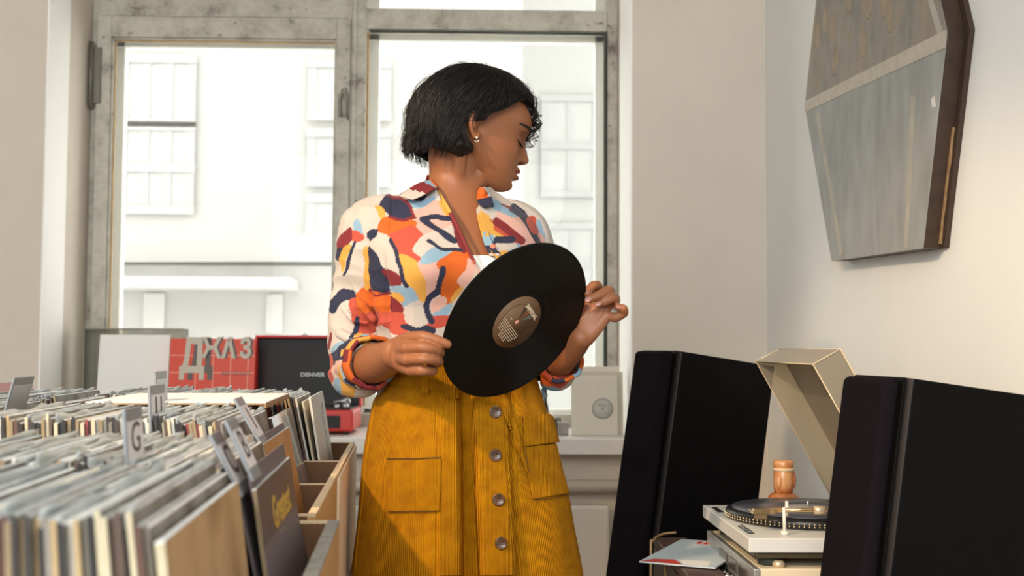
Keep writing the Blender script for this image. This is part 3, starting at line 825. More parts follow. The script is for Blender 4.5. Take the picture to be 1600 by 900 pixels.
# ================================================================== speakers
clothm = mat('speaker_cloth', '#171317', 1.0, spec=.05, bump=.4, bscale=900, noise=.15, nscale=300)
cabm = mat('speaker_veneer', '#060505', .6, spec=.10, noise=.3, nscale=40, stretch=(6, 6, .4), bump=.15, bscale=60)
cham = mat('speaker_chamfer', '#1a120e', .5, spec=.25)
def speaker(pn, Yn, pfar, Yf, depth, label, lean, gt=.030, wide=None):
    """pn: near front top corner pixel at depth Yn; pfar: far front top corner"""
    A = at(*pn, Yn); B = at(*pfar, Yf)
    w_ = Vector((B.x - A.x, B.y - A.y, 0)); width = w_.length; w_.normalize()
    sd = Vector((w_.y, -w_.x, 0))
    if sd.x < 0: sd = -sd
    xax = sd * math.cos(lean) - ZV * math.sin(lean); zax = sd * math.sin(lean) + ZV * math.cos(lean)
    H = (A.z - .012) / math.cos(lean)
    base = A - zax * H
    M = frameM(base, xax, w_, zax)
    e = empty('floor_speaker'); e.matrix_world = M
    sh = math.tan(lean) * depth
    # cabinet with chamfered front edges
    c = .010
    poly = [(0, c), (c, 0), (depth, 0), (depth, width), (c, width), (0, width - c)]
    cb = MB().prism(poly, 0, H, 'Z')
    o = cb.build('cabinet', [cabm, cham], e)
    for p_ in o.data.polygons:
        n_ = p_.normal
        if abs(n_.x) > .3 and abs(n_.y) > .3: p_.material_index = 1
    bevel(o, .003)
    g = MB().bbox((-gt, .012, .03), (-.0005, width - .012, H - .004), .012, seg=4)
    MB().bbox((-.004, .002, .02), (-.0003, width - .002, H), .0015).build('grille_frame', cabm, e)
    g.build('grille', clothm, e)
    f = MB()
    # levelling foot under the raised front
    for yy in (.03, width - .03):
        top = M @ Vector((.03, yy, .002)); Mi = M.inverted()
        p0 = Mi @ Vector((top.x, top.y, top.z)); p1 = Mi @ Vector((top.x, top.y, 0.0))
        f.tube([p1, p0], .012, 12)
    f.build('foot', cabm, e)
    tag(e, label, 'speaker'); return e
# rotated about rear bottom edge: raise so rear edge clears floor
def raise_speaker(e):
    bpy.context.view_layer.update()
    m = min((e.matrix_world @ Vector(c.bound_box[i])).z for c in e.children for i in range(8) if c.name.startswith('cabinet'))
    return m
s1 = speaker((1060, 548), 2.78, (1005, 545), 2.98, .266, 'tall black floor speaker leaning back by the window wall', R(8.2))
s2 = speaker((1418, 590), 1.72, (1338, 578), 1.90, .278, 'tall black floor speaker leaning back nearest the camera at the right edge', R(7.8))
for s_ in (s1, s2):
    m = raise_speaker(s_)
    # shorten cabinets so that nothing dips below the floor
    for c in s_.children:
        if c.name.startswith(('cabinet', 'grille')):
            zz = [v.co.z for v in c.data.vertices]
            cut = -m / math.cos(R(8)) + .004
            for v in c.data.vertices:
                if v.co.z < .1: v.co.z += max(0, cut)
        if c.name.startswith('foot'):
            for v in c.data.vertices:
                if (s_.matrix_world @ v.co).z > .005: v.co.z += max(0, -m + .004)

# ================================================================== hi-fi corner
cabw = mat('cabinet_wood', '#4a3428', .45, noise=.2, nscale=10, stretch=(.3, 3, 3))
ZC = .605
cb = empty('hifi_cabinet', (.66, 2.3, 0))
ci = Matrix.Translation(-Vector(cb.location))
def cput(mb, nm, m, root=cb, inv=ci):
    o = mb.build(nm, m); o.parent = root; o.matrix_parent_inverse = inv; return o
cput(MB().bbox((.475, 1.98, ZC - .03), (.93, 2.70, ZC), .003), 'top', cabw)
for x_ in (.48, .88):
    for y_ in (2.0, 2.64): cput(MB().box((x_, y_, 0), (x_ + .035, y_ + .035, ZC - .03)), 'leg', cabw)
cput(MB().box((.482, 2.0, .2), (.91, 2.67, .222)), 'shelf', cabw)
tag(cb, 'low dark wooden stand carrying the turntable and amplifier, between the speakers', 'stand')
# amplifier
Ya, Yb = at(1178, 888, 2.10).y, 2.545
xf = at(1178, 888, 2.10).x; za = at(1178, 889, 2.10).z
alum = mat('brushed_aluminium', '#c3c2bb', .38, .75, noise=.05, nscale=60, stretch=(.1, 1, 8)); champ = mat('warm_aluminium', '#d8c6a6', .35, .45)
ivory = mat('ivory_side_panel', '#ead8b6', .35, noise=.03)
chrome = mat('chrome', '#d6d6d4', .12, 1)
am = empty('amplifier', (xf + .18, 2.32, ZC)); ai = Matrix.Translation(-Vector(am.location))
cput(MB().bbox((xf + .012, Ya + .003, ZC + .014), (xf + .36, Yb - .003, za), .003), 'case', ivory, am, ai)
cput(MB().bbox((xf, Ya, ZC + .012), (xf + .012, Yb, za), .002), 'front_panel', alum, am, ai)
for (y_, z_, r_, l_) in ((2.14, .030, .008, .016), (2.165, .030, .008, .016), (2.21, .030, .011, .02), (2.25, .030, .011, .02), (2.30, .035, .008, .014), (2.33, .035, .008, .014), (2.37, .03, .011, .02), (2.42, .03, .008, .014), (2.45, .03, .008, .014)):
    cput(MB().tube([(xf - l_, y_, ZC + .012 + z_), (xf - .0005, y_, ZC + .012 + z_)], [r_ * .9, r_], 20), 'knob', chrome, am, ai)
for k in range(3):
    cput(MB().bbox((xf - .003, 2.33 - k * .09, za - .034), (xf - .0004, 2.40 - k * .09, za - .012), .001), 'meter_window', mat('meter_dark', '#5a554d', .2), am, ai)
cput(MB().box((xf - .0016, Ya + .002, za - .045), (xf - .0003, Yb - .002, za - .043)), 'trim_line', mat('line_dark', '#3b3935', .5), am, ai)
for x_ in (xf + .03, xf + .33):
    for y_ in (Ya + .03, Yb - .04): cput(MB().lathe([(.014, 0), (.014, .0135)], (x_, y_, ZC)), 'foot', dk, am, ai)
for x_ in (xf + .05,): cput(MB().lathe([(.010, 0), (.012, .006), (.008, .012)], (x_, Ya + .02, za), 20), 'cap', champ, am, ai)
tag(am, 'silver amplifier with a row of knobs, under the turntable', 'amplifier')
# turntable
zt1 = at(1170, 841, 2.10).z; zt0_ = at(1170, 864, 2.10).z
tx0 = at(1170, 850, 2.10).x; ty0, ty1 = 2.10, 2.545; tx1 = tx0 + .37
tn = empty('turntable', ((tx0 + tx1) / 2, 2.32, za)); ti = Matrix.Translation(-Vector(tn.location))
def tp(mb, nm, m): return cput(mb, nm, m, tn, ti)
tp(MB().bbox((tx0, ty0, zt0_), (tx1, ty1, zt1), .0025), 'plinth', mat('plinth_silver', '#dad8d0', .4, 0))
tp(MB().bbox((tx0 + .015, ty0 + .014, za + .016), (tx1 - .015, ty1 - .014, zt0_), .004), 'lower_base', mat('base_bronze', '#6d6049', .4, .4))
for x_ in (tx0 + .05, tx1 - .05):
    for y_ in (ty0 + .05, ty1 - .05): tp(MB().lathe([(.022, .0005), (.022, .016)], (x_, y_, za), 24), 'foot', dk)
pc = Vector((tx0 + .012 + .165, 2.345, zt1))
tp(MB().lathe([(.160, .001), (.165, .004), (.1655, .014), (.163, .018), (.160, .019)], pc, 72), 'platter', mat('platter_metal', '#3b3a3a', .35, .7))
dm = MB()
for k in range(110):
    a_ = 2 * math.pi * k / 110
    for (zz, r_) in ((.0065, .0018), (.0115, .0018)):
        q = pc + Vector((.1655 * math.cos(a_), .1655 * math.sin(a_), zz))
        dm.ell(q, (r_, r_, r_), n=6)
o = tp(dm, 'strobe_dots', mat('dot_gold', '#e8d3a8', .25, .8))
tp(MB().lathe([(.150, .0195), (.152, .0205), (.152, .0225), (.05, .0227), (.05, .0224)], pc, 72), 'record_on_platter', mat('vinyl_grey', '#4b4d55', .35))
tp(MB().lathe([(.048, .0228), (.048, .0232)], pc, 40), 'record_label', mat('label_silver', '#a9abad', .4))
tp(MB().lathe([(.0035, .023), (.003, .034), (.0015, .036)], pc, 14), 'spindle', chrome)
gld = mat('gold_metal', '#d9b98a', .25, .85)
hz = at(1187, 799, 2.16).z; hx = at(1187, 799, 2.16).x
pv = Vector((tx1 - .045, 2.165, zt1))
tp(MB().lathe([(.035, 0), (.035, .012), (.020, .014), (.018, hz - zt1 + .012), (.010, hz - zt1 + .016)], pv, 36), 'tonearm_base', alum)
tp(MB().tube([(hx + .03, 2.175, hz), (hx + .08, 2.165, hz + .002), (pv.x, pv.y, hz + .002), (pv.x + .05, pv.y, hz + .002)], .0042, 12), 'tonearm', gld)
tp(MB().tube([(pv.x + .02, pv.y, hz + .002), (pv.x + .055, pv.y, hz + .002)], .014, 24), 'counterweight', alum)
tp(MB().tube([(at(1272, 800, 2.165).x, 2.165, hz + .0015), (at(1289, 800, 2.165).x, 2.165, hz + .002)], .0078, 20), 'arm_collar', champ)
hs = MB().hexa([(hx - .012, 2.166, hz - .006), (hx + .035, 2.170, hz - .006), (hx + .035, 2.182, hz - .006), (hx - .012, 2.184, hz - .006), (hx - .008, 2.168, hz + .003), (hx + .035, 2.171, hz + .003), (hx + .035, 2.181, hz + .003), (hx - .008, 2.182, hz + .003)])
hs.box((hx - .006, 2.169, hz - .016), (hx + .016, 2.181, hz - .006)).tube([(hx - .012, 2.168, hz), (hx - .022, 2.15, hz + .004)], .0014, 6)
tp(hs, 'headshell', gld)
px_ = at(1226, 833, 2.14)
zt1_ = zt1
tp(MB().tube([(px_.x, 2.14, zt1 + .0005), (px_.x, 2.14, zt1 + .007)], .007, 16).tube([(px_.x, 2.14, zt1 + .005), (px_.x - .001, 2.14, hz + .010)], [.0035, .003], 12), 'arm_rest', mat('rest_white', '#e9e2cf', .3))
tp(MB().tube([(px_.x + .02, 2.20, zt1 + .026), (px_.x + .02, 2.20, hz + .014)], .0032, 12), 'cue_light', MATS['rest_white'])
st = MB()
st.box((tx0 + .010, 2.15, zt1 + .0003), (tx0 + .022, 2.24, zt1 + .0016)); st.box((tx0 + .010, 2.43, zt1 + .0003), (tx0 + .022, 2.50, zt1 + .0016))
tp(st, 'control_strip', mat('strip_black', '#2c2b2b', .35))
bt = MB()
for k in range(4): bt.bbox((tx0 + .012, 2.155 + k * .021, zt1 + .0017), (tx0 + .020, 2.170 + k * .021, zt1 + .004), .0008)
tp(bt, 'button', chrome)
# raised smoky lid, pale haze painted in for the warm lamp's reflection
lida = clear_mat('smoky_acrylic', '#e4d8c2', .93, .22, .24)
lw = .445; ld = .37; lh = .058; th = .003
hinge = Vector((tx1 - .02, ty0, zt1 + .02))
ang = R(61)
d_ = Vector((-math.cos(ang), 0, math.sin(ang)))            # along the top panel, away from the hinge
n_ = Vector((-math.sin(ang), 0, -math.cos(ang)))           # from top panel towards the open side
LM = frameM(hinge, d_, Vector((0, 1, 0)), n_)
lb = MB()
lb.box((0, 0, 0), (ld, lw, th), M=LM)
lb.box((ld - th, 0, th), (ld, lw, lh), M=LM); lb.box((0, 0, th), (ld - th, th, lh), M=LM); lb.box((0, lw - th, th), (ld - th, lw, lh), M=LM)
tp(lb, 'dust_cover', lida)
er = MB(); ee = .0022
for (p0, p1) in (((ld, 0, lh), (ld, lw, lh)), ((ld, 0, 0), (ld, lw, 0)), ((0, 0, lh), (ld, 0, lh)), ((0, lw, lh), (ld, lw, lh)), ((ld, 0, 0), (ld, 0, lh)), ((ld, lw, 0), (ld, lw, lh)), ((0, lw, 0), (ld, lw, 0)), ((0, 0, 0), (ld, 0, 0))):
    er.tube([LM @ Vector(p0), LM @ Vector(p1)], .0013, 6)
tp(er, 'cover_edges', mat('acrylic_bright_edge', '#cdb893', .15, spec=.8))
for y_ in (ty0 + .07, ty1 - .07): tp(MB().box((tx1 - .03, y_, zt1), (tx1 - .008, y_ + .03, zt1 + .022)), 'hinge', dk)
tag(tn, 'silver turntable with black platter and raised clear dust cover, on the amplifier', 'turntable')
# orange figurine
fo = mat('marbled_orange', '#b5602c', .35, noise=.3, nscale=24, col2='#d9a06a', coat=.3)
f = at(1224, 700, 2.62)
e = empty('orange_figurine', (f.x, 2.62, ZC))
hh = at(1224, 719, 2.62).z - ZC
zb1 = at(1224, 770, 2.62).z - ZC
MB().lathe([(.030, 0), (.042, .004), (.044, zb1 * .35), (.036, zb1 * .5), (.038, zb1 * .75), (.034, zb1 - .008), (.024, zb1)], n=30).build('base', fo, e)
MB().lathe([(.020, zb1), (.022, zb1 + .01), (.0225, hh - .026), (.020, hh - .020), (.0225, hh - .016), (.023, hh - .004), (.020, hh)], n=30).ell((.020, -.004, zb1 + .03), (.007, .008, .02)).ell((-.014, -.016, zb1 + .025), (.006, .006, .016)).build('body', fo, e)
MB().lathe([(.0234, hh - .024), (.0238, hh - .020), (.0234, hh - .017)], n=30).build('band', mat('figurine_band', '#e6c9a4', .4), e)
tag(e, 'small orange marbled figurine standing behind the turntable', 'figurine')
# crate and record sleeve left of the amplifier
ZK = at(1040, 866, 2.36).z - .014
ck = empty('wooden_crate', (.375, 2.42, 0)); cki = Matrix.Translation(-Vector(ck.location))
cw = mat('crate_wood', '#4f382c', .45, noise=.25, nscale=12, stretch=(3, .4, 3))
kx0, kx1, ky0, ky1 = at(1050, 867, 2.4).x, xf - .026, 2.12, 2.66
cput(MB().bbox((kx0, ky0, ZK - .02), (kx1, ky1, ZK), .002), 'top', cw, ck, cki)
for (a_, b_, c_, d2) in ((kx0, ky0, kx0 + .015, ky1), (kx1 - .015, ky0, kx1, ky1), (kx0 + .015, ky0 + .001, kx1 - .015, ky0 + .016), (kx0 + .015, ky1 - .016, kx1 - .015, ky1)):
    cput(MB().box((a_, b_, 0), (c_, d2, ZK - .021)), 'side_panel', cw, ck, cki)
tag(ck, 'dark wooden crate left of the amplifier, under a record sleeve', 'crate')
P4 = [at(999, 858, 2.30), at(1095, 868, 2.17), at(1128, 838, 2.56), at(1074, 826, 2.66)]
zc_ = ZK + .003
P4 = [Vector((p.x, p.y, zc_)) for p in (at(999, 858, 2.33), at(1096, 868, 2.23), at(1110, 838, 2.53), at(1070, 828, 2.62))]
A, B = P4[0], P4[3]
dv = (B - A).normalized(); dn = Vector((dv.y, -dv.x, 0))
SM = frameM(A, dn, dv, ZV)
sl = empty('lying_record_sleeve'); sl.matrix_world = SM
L_ = .30; Wd = .155
MB().box((0, 0, 0), (Wd, L_, .003)).build('cover', mat('cover_pale_blue', '#c3cfd2', .35, noise=.04), sl)
MB().add([(.0, .0, .0034), (.09, 0, .0034), (.06, .045, .0034), (.02, .035, .0034)], [(0, 1, 2, 3)]).add([(.035, .0, .0034), (.035, 0, .0032), (.0, .0, .0032)], [(0, 1, 2)]).build('printed_red_shape', mat('print_red', '#c0392f', .4), sl)
MB().add([(.092, .0, .0034), (.14, 0, .0034), (.13, .06, .0034), (.07, .045, .0034)], [(0, 1, 2, 3)]).build('printed_white_shape', mat('print_white', '#eeeae2', .4), sl)
text_obj('TILT', .030, Matrix(((0, -1, 0, .09), (1, 0, 0, L_ - .07), (0, 0, 1, .0034), (0, 0, 0, 1))), MATS['print_red'], 'red_lettering', sl, .0002) if False else None
mb = MB()
for k in range(6): mb.box((.045 + k * .016, L_ - .05, .0032), (.055 + k * .016, L_ - .02, .0036))
mb.build('red_lettering', MATS['print_red'], sl)
tag(sl, 'pale blue record sleeve with red and white shapes lying on the crate beside the amplifier', 'record')
# cables
cab_ = mat('tan_cable', '#a98a5c', .5)
c1 = MB().tube([at(1034, 900, 2.62) - Vector((0, 0, .3)), at(1036, 896, 2.6), at(1036, 866, 2.6), at(1046, 838, 2.66) + Vector((0, 0, .0)), at(1062, 832, 2.70)], .003, 8)
pts = [Vector((kx0 - .030, 2.50, .006)), Vector((kx0 - .028, 2.50, .3)), at(1017, 872, 2.56), at(1020, 846, 2.60), at(1034, 835, 2.68), at(1056, 832, 2.695)]
def smooth_path(pts, n=8):
    out = []
    P = [pts[0]] + pts + [pts[-1]]
    for i in range(1, len(P) - 2):
        for k in range(n):
            t = k / n
            out.append(.5 * ((2 * P[i]) + (P[i + 1] - P[i - 1]) * t + (2 * P[i - 1] - 5 * P[i] + 4 * P[i + 1] - P[i + 2]) * t * t + (-P[i - 1] + 3 * P[i] - 3 * P[i + 1] + P[i + 2]) * t ** 3))
    out.append(P[-2]); return out
tag(MB().tube(smooth_path(pts), .0028, 8).build('speaker_cable', cab_), 'thin tan cable looping up behind the lying sleeve, left one', 'cable')
pts = [Vector((kx0 - .016, 2.40, .006)), Vector((kx0 - .014, 2.40, .3)), Vector((kx0 - .012, 2.41, ZK - .04)), Vector((kx0 - .010, 2.44, ZK - .01))]
tag(MB().tube(smooth_path(pts), .0028, 8).build('speaker_cable', cab_), 'thin tan cable hanging straight down beside the crate, right one', 'cable')

# ================================================================== painting on the right wall
def wallpt(px, py, X): return atX(px, py, X)
tk = .035
Xf = XR - .012 - tk
pts2 = [wallpt(1443, 388, Xf), wallpt(1481, 50, Xf), wallpt(1470, 0, Xf), wallpt(1276, 0, Xf), wallpt(1258, 165, Xf), wallpt(1300, 408, Xf)]
g1 = pts2[1] + (pts2[2] - pts2[1]) * 2.6; g2 = pts2[4] + (pts2[3] - pts2[4]) * 1.9
poly = [pts2[0], pts2[1], g1, g2, pts2[4], pts2[5]]
pe = empty('hexagonal_painting', (XR - .012, (pts2[0].y + pts2[5].y) / 2, pts2[0].z)); pi_ = Matrix.Translation(-Vector(pe.location))
def canv(name, c1, c2, c3, sc, st):
    m = bpy.data.materials.new(name); m.use_nodes = True; nt = m.node_tree; b = nt.nodes['Principled BSDF']; b.inputs['Roughness'].default_value = .6
    tc = nt.nodes.new('ShaderNodeTexCoord'); mp = nt.nodes.new('ShaderNodeMapping'); mp.inputs['Scale'].default_value = st
    a = nt.nodes.new('ShaderNodeTexNoise'); a.inputs['Scale'].default_value = sc; a.inputs['Detail'].default_value = 8; a.inputs['Roughness'].default_value = .65; a.inputs['Distortion'].default_value = .6
    r = nt.nodes.new('ShaderNodeValToRGB'); e = r.color_ramp.elements
    e[0].position = .34; e[0].color = (*srgb(c1), 1); e[1].position = .66; e[1].color = (*srgb(c3), 1); q = e.new(.5); q.color = (*srgb(c2), 1)
    v = nt.nodes.new('ShaderNodeTexVoronoi'); v.inputs['Scale'].default_value = sc * 2.6; v.feature = 'SMOOTH_F1'
    mx = nt.nodes.new('ShaderNodeMixRGB'); mx.blend_type = 'MULTIPLY'; mx.inputs[0].default_value = .30
    nt.links.new(tc.outputs['Object'], mp.inputs[0]); nt.links.new(mp.outputs[0], a.inputs[0]); nt.links.new(mp.outputs[0], v.inputs[0])
    nt.links.new(a.outputs[0], r.inputs[0]); nt.links.new(r.outputs[0], mx.inputs[1]); nt.links.new(v.outputs['Distance'], mx.inputs[2]); nt.links.new(mx.outputs[0], b.inputs['Base Color'])
    return m
upm = canv('painting_upper', '#7e7a72', '#948d82', '#9c8a76', 7, (1, 1.6, .9)); lom = canv('painting_lower', '#96968f', '#9ea09c', '#a8aba8', 5, (1, 1.8, .7))
tanb = mat('painting_band', '#b9b0a0', .6, noise=.12, nscale=30); brn = mat('painting_edge', '#3a291d', .5, noise=.35, nscale=30)
def slab(pl, xa, xb, nm, m, cap=True):
    n = len(pl); vs = [(xa, p.y, p.z) for p in pl] + [(xb, p.y, p.z) for p in pl]
    fs = [tuple(range(n)), tuple(range(2 * n - 1, n - 1, -1))] + [(i, i + n, (i + 1) % n + n, (i + 1) % n) for i in range(n)]
    mb = MB().add(vs, fs); return cput(mb, nm, m, pe, pi_)
slab(poly, Xf, XR - .012, 'stretcher', brn)
ctr = sum(poly, Vector()) / 6
low = [poly[0], poly[1], poly[4], poly[5]]; upp = [poly[1], poly[2], poly[3], poly[4]]
slab(low, Xf - .0012, Xf - .0002, 'lower_canvas', lom); slab(upp, Xf - .0012, Xf - .0002, 'upper_canvas', upm)
def band(p, q, w0, w1, x, nm, m):
    d = (q - p).normalized(); nn = Vector((0, -d.z, d.y))
    return slab([p - nn * w0, q - nn * w1, q + nn * w1, p + nn * w0], x, x + .0008, nm, m)
band(poly[1] + Vector((0, .008, -.012)), poly[4] + Vector((0, -.004, -.004)), .018, .016, Xf - .0024, 'painted_band', tanb)
pl_ = mat('painting_plank', '#b0a890', .6, noise=.1, nscale=12)
a_, b_ = poly[5], poly[4]
band(a_ + Vector((0, -.09, .01)), b_ + Vector((0, -.13, -.05)), .012, .014, Xf - .0020, 'painted_plank', mat('painting_plank_dim', '#a9a497', .6, noise=.15, nscale=12))
a_, b_ = poly[0], poly[1]
band(a_ + Vector((0, .10, .01)), b_ + Vector((0, .19, -.09)), .011, .013, Xf - .0020, 'painted_plank', MATS['painting_plank_dim'])
band(poly[1] + Vector((0, .03, .0)), g1 + Vector((0, .05, -.02)), .012, .008, Xf - .0020, 'painted_plank', MATS['painting_plank_dim'])
# painted pebbles in the upper field
pbm = mat('painted_pebble', '#988873', .6, noise=.2, nscale=25)
mb = MB()
for k in range(16):
    t = rng.random(); s_ = rng.random()
    base = poly[4].lerp(poly[1], .12 + .62 * t) + Vector((0, rng.uniform(-.02, .02), .07 + .30 * s_ * (0.5 + .5 * t)))
    if base.z > 2.2: continue
    mb.lathe([(.026, 0), (.024, .0006), (.0, .0010)], (0, 0, 0), 14, M=frameM((Xf - .0013, base.y, base.z), (0, 1, 0), (0, 0, 1.5), (-1, 0, 0)))
cput(mb, 'painted_pebbles', pbm, pe, pi_)['kind'] = 'stuff'
# torn backing paper peeking out on the near side
tb = []
for k in range(14):
    t = k / 13; p = poly[0].lerp(poly[1], .02 + .55 * t)
    tb.append((p + Vector((0, -.003 - rng.uniform(0, .008), 0)), p))
mb = MB(); vs = []; fs = []
for i, (q, p) in enumerate(tb): vs += [(XR - .016, q.y, q.z), (XR - .012, q.y, q.z), (XR - .016, p.y + .004, p.z), (XR - .012, p.y + .004, p.z)]
for i in range(len(tb) - 1):
    a = i * 4; fs += [(a, a + 1, a + 5, a + 4), (a, a + 4, a + 6, a + 2), (a + 1, a + 3, a + 7, a + 5)]
mb.add(vs, fs); cput(mb, 'torn_backing', mat('torn_paper', '#9c7c58', .8, noise=.3, nscale=60), pe, pi_)
c_ = wallpt(1460, 160, Xf)
cput(MB().add([(Xf - .0016, c_.y - .012, c_.z - .012), (Xf - .0016, c_.y + .010, c_.z - .008), (Xf - .0016, c_.y + .014, c_.z + .010), (Xf - .0016, c_.y - .006, c_.z + .014)], [(0, 1, 2, 3)]), 'chipped_spot', mat('chip_white', '#dcd8d4', .6), pe, pi_)
# deeper back board (wall spacer)
bk = [Vector((0, p.y + .012 * (1 if p.y > ctr.y else -1) * (-1 if p.y > ctr.y else 1) - (.010 if p.y < ctr.y else 0), p.z)) for p in poly]
slab(bk, XR - .0115, XR - .0005, 'back_board', mat('back_board_dark', '#3a2a20', .7))
tag(pe, 'large unframed hexagonal painting in greys with a pale diagonal band, on the right wall', 'painting')
# ================================================================== the woman
YP = 2.20
K = YP / F
def ctl(xs, ys):
    xs = np.array(xs, float); ys = np.array(ys, float); o = np.argsort(xs); xs = xs[o]; ys = ys[o]
    m = np.gradient(ys, xs)
    def f(x):
        x = np.clip(x, xs[0], xs[-1]); i = np.clip(np.searchsorted(xs, x) - 1, 0, len(xs) - 2)
        h = xs[i + 1] - xs[i]; t = (x - xs[i]) / h
        return (2 * t**3 - 3 * t**2 + 1) * ys[i] + (t**3 - 2 * t**2 + t) * h * m[i] + (-2 * t**3 + 3 * t**2) * ys[i + 1] + (t**3 - t**2) * h * m[i + 1]
    return f
def lin(xs, ys):
    xs = np.array(xs, float); ys = np.array(ys, float); o = np.argsort(xs)
    return lambda x: np.interp(x, xs[o], ys[o])

# ---- head frame
HO = at(724, 208, YP)
yh, ph = R(18), R(17)
Fh0 = Vector((math.cos(yh), math.sin(yh), 0)); Lh = Vector((math.sin(yh), -math.cos(yh), 0))
Fh = Fh0 * math.cos(ph) - ZV * math.sin(ph); Uh = Fh0 * math.sin(ph) + ZV * math.cos(ph)
HM = frameM(HO, Fh, Lh, Uh)
def head_mesh(mb):
    us = np.concatenate([np.linspace(-.086, -.02, 40), np.linspace(-.018, .055, 46), np.linspace(.058, .118, 26)])
    W = ctl([-.086, -.080, -.07, -.055, -.035, -.01, .02, .045, .07, .09, .105, .114, .118], [.006, .021, .034, .046, .057, .066, .070, .073, .070, .058, .039, .018, .003])
    Ff = ctl([-.086, -.082, -.076, -.067, -.057, -.048, -.03, -.01, .01, .03, .05, .064, .08, .095, .108, .118], [.095, .108, .117, .1215, .1185, .1185, .117, .114, .1155, .1195, .1255, .1225, .113, .095, .065, .010])
    Bb = ctl([-.086, -.075, -.06, -.045, -.03, -.01, .02, .05, .08, .1, .112, .118], [.075, .05, .025, .0, -.035, -.072, -.083, -.085, -.075, -.055, -.03, .0])
    n = 120
    vs = []
    for u in us:
        w = float(W(u)); f1 = float(Ff(u)); f0 = float(Bb(u)); c = (f1 + f0) / 2 - .012
        for k in range(n):
            a = 2 * math.pi * k / n
            ca, sa = math.cos(a), math.sin(a)
            ex = .86 if ca > 0 else .95
            rr = (f1 - c) if ca > 0 else (c - f0)
            f = c + math.copysign(abs(ca) ** ex, ca) * rr
            l = w * math.copysign(abs(sa) ** .92, sa)
            # features on the front half
            if ca > 0:
                g = lambda x, s: math.exp(-(x / s) ** 2)
                d = 0
                # nose
                A = float(NOSE(u)); sg = float(NSIG(u))
                d += A * g(l, sg)
                for sgn in (-1, 1): d += .0085 * g(l - sgn * .0145, .0062) * g(u + .0115, .0078)
                # lips
                m4 = math.exp(-(abs(l) / .023) ** 3)
                d += .0145 * g(u + .0335, .0058) * m4 + .0140 * g(u + .0475, .0062) * m4 - .0035 * g(u + .0402, .0022) * m4
                d += -.002 * g(u + .0575, .005) * g(l, .02)
                # eye sockets, lids, brows, cheeks
                for sgn in (-1, 1):
                    le = l - sgn * .031
                    d += -.0115 * g(le, .017) * g(u - .0215, .0125)
                    d += .0085 * g(le, .0125) * g(u - .0185, .0085)
                    d += -.0018 * g(le, .014) * g(u - .0275, .0022)
                    d += .0025 * g(le, .02) * g(u - .042, .007)
                    d += .0050 * g(l - sgn * .043, .018) * g(u + .006, .017)
                    d += -.0022 * g(l - sgn * .030, .005) * g(u + .040, .006)
                d += .003 * g(l, .02) * g(u + .070, .009)
                f += d * min(1, ca * 2.2)
            vs.append(HM @ Vector((f, l, u)))
    fs = grid_fs(len(us), n)
    fs.append(tuple(range(n - 1, -1, -1))); fs.append(tuple(range((len(us) - 1) * n, len(us) * n)))
    mb.add(vs, fs, 0, True)
NOSE = ctl([-.031, -.026, -.021, -.0165, -.011, -.005, .003, .0106, .02, .03, .04, .05], [0, .001, .0085, .0195, .0272, .0290, .0235, .0180, .0105, .0050, .0015, 0])
NSIG = ctl([-.03, -.015, -.005, .01, .03, .05], [.010, .0100, .0098, .0078, .0078, .012])
def ear(mb, sgn):
    E = HM @ Matrix.Translation((-.002, sgn * .068, .000)) @ Matrix.Diagonal((.80, 1, .74, 1)) @ Matrix.Rotation(sgn * R(-16), 4, 'Z') @ Matrix.Rotation(R(-8), 4, 'Y')
    pts = []
    for (f, u) in ((.010, .010), (.016, .020), (.010, .031), (-.004, .034), (-.016, .028), (-.020, .012), (-.017, -.004), (-.009, -.017), (.002, -.026), (.010, -.024), (.011, -.014)):
        pts.append(E @ Vector((f, sgn * (.010 - .25 * min(0, f + .0)), u)))
    mb.tube(pts, [.0040, .0042, .0042, .0044, .0046, .0044, .0040, .0040, .0062, .0060, .0042], 10)
    mb.ell(E @ Vector((-.004, sgn * .004, .004)), (.015, .007, .024), M=E.to_3x3().to_4x4())
    mb.tube([E @ Vector((-.006, sgn * .012, .022)), E @ Vector((-.009, sgn * .014, .010)), E @ Vector((-.004, sgn * .012, -.006))], .0032, 8)
    return E

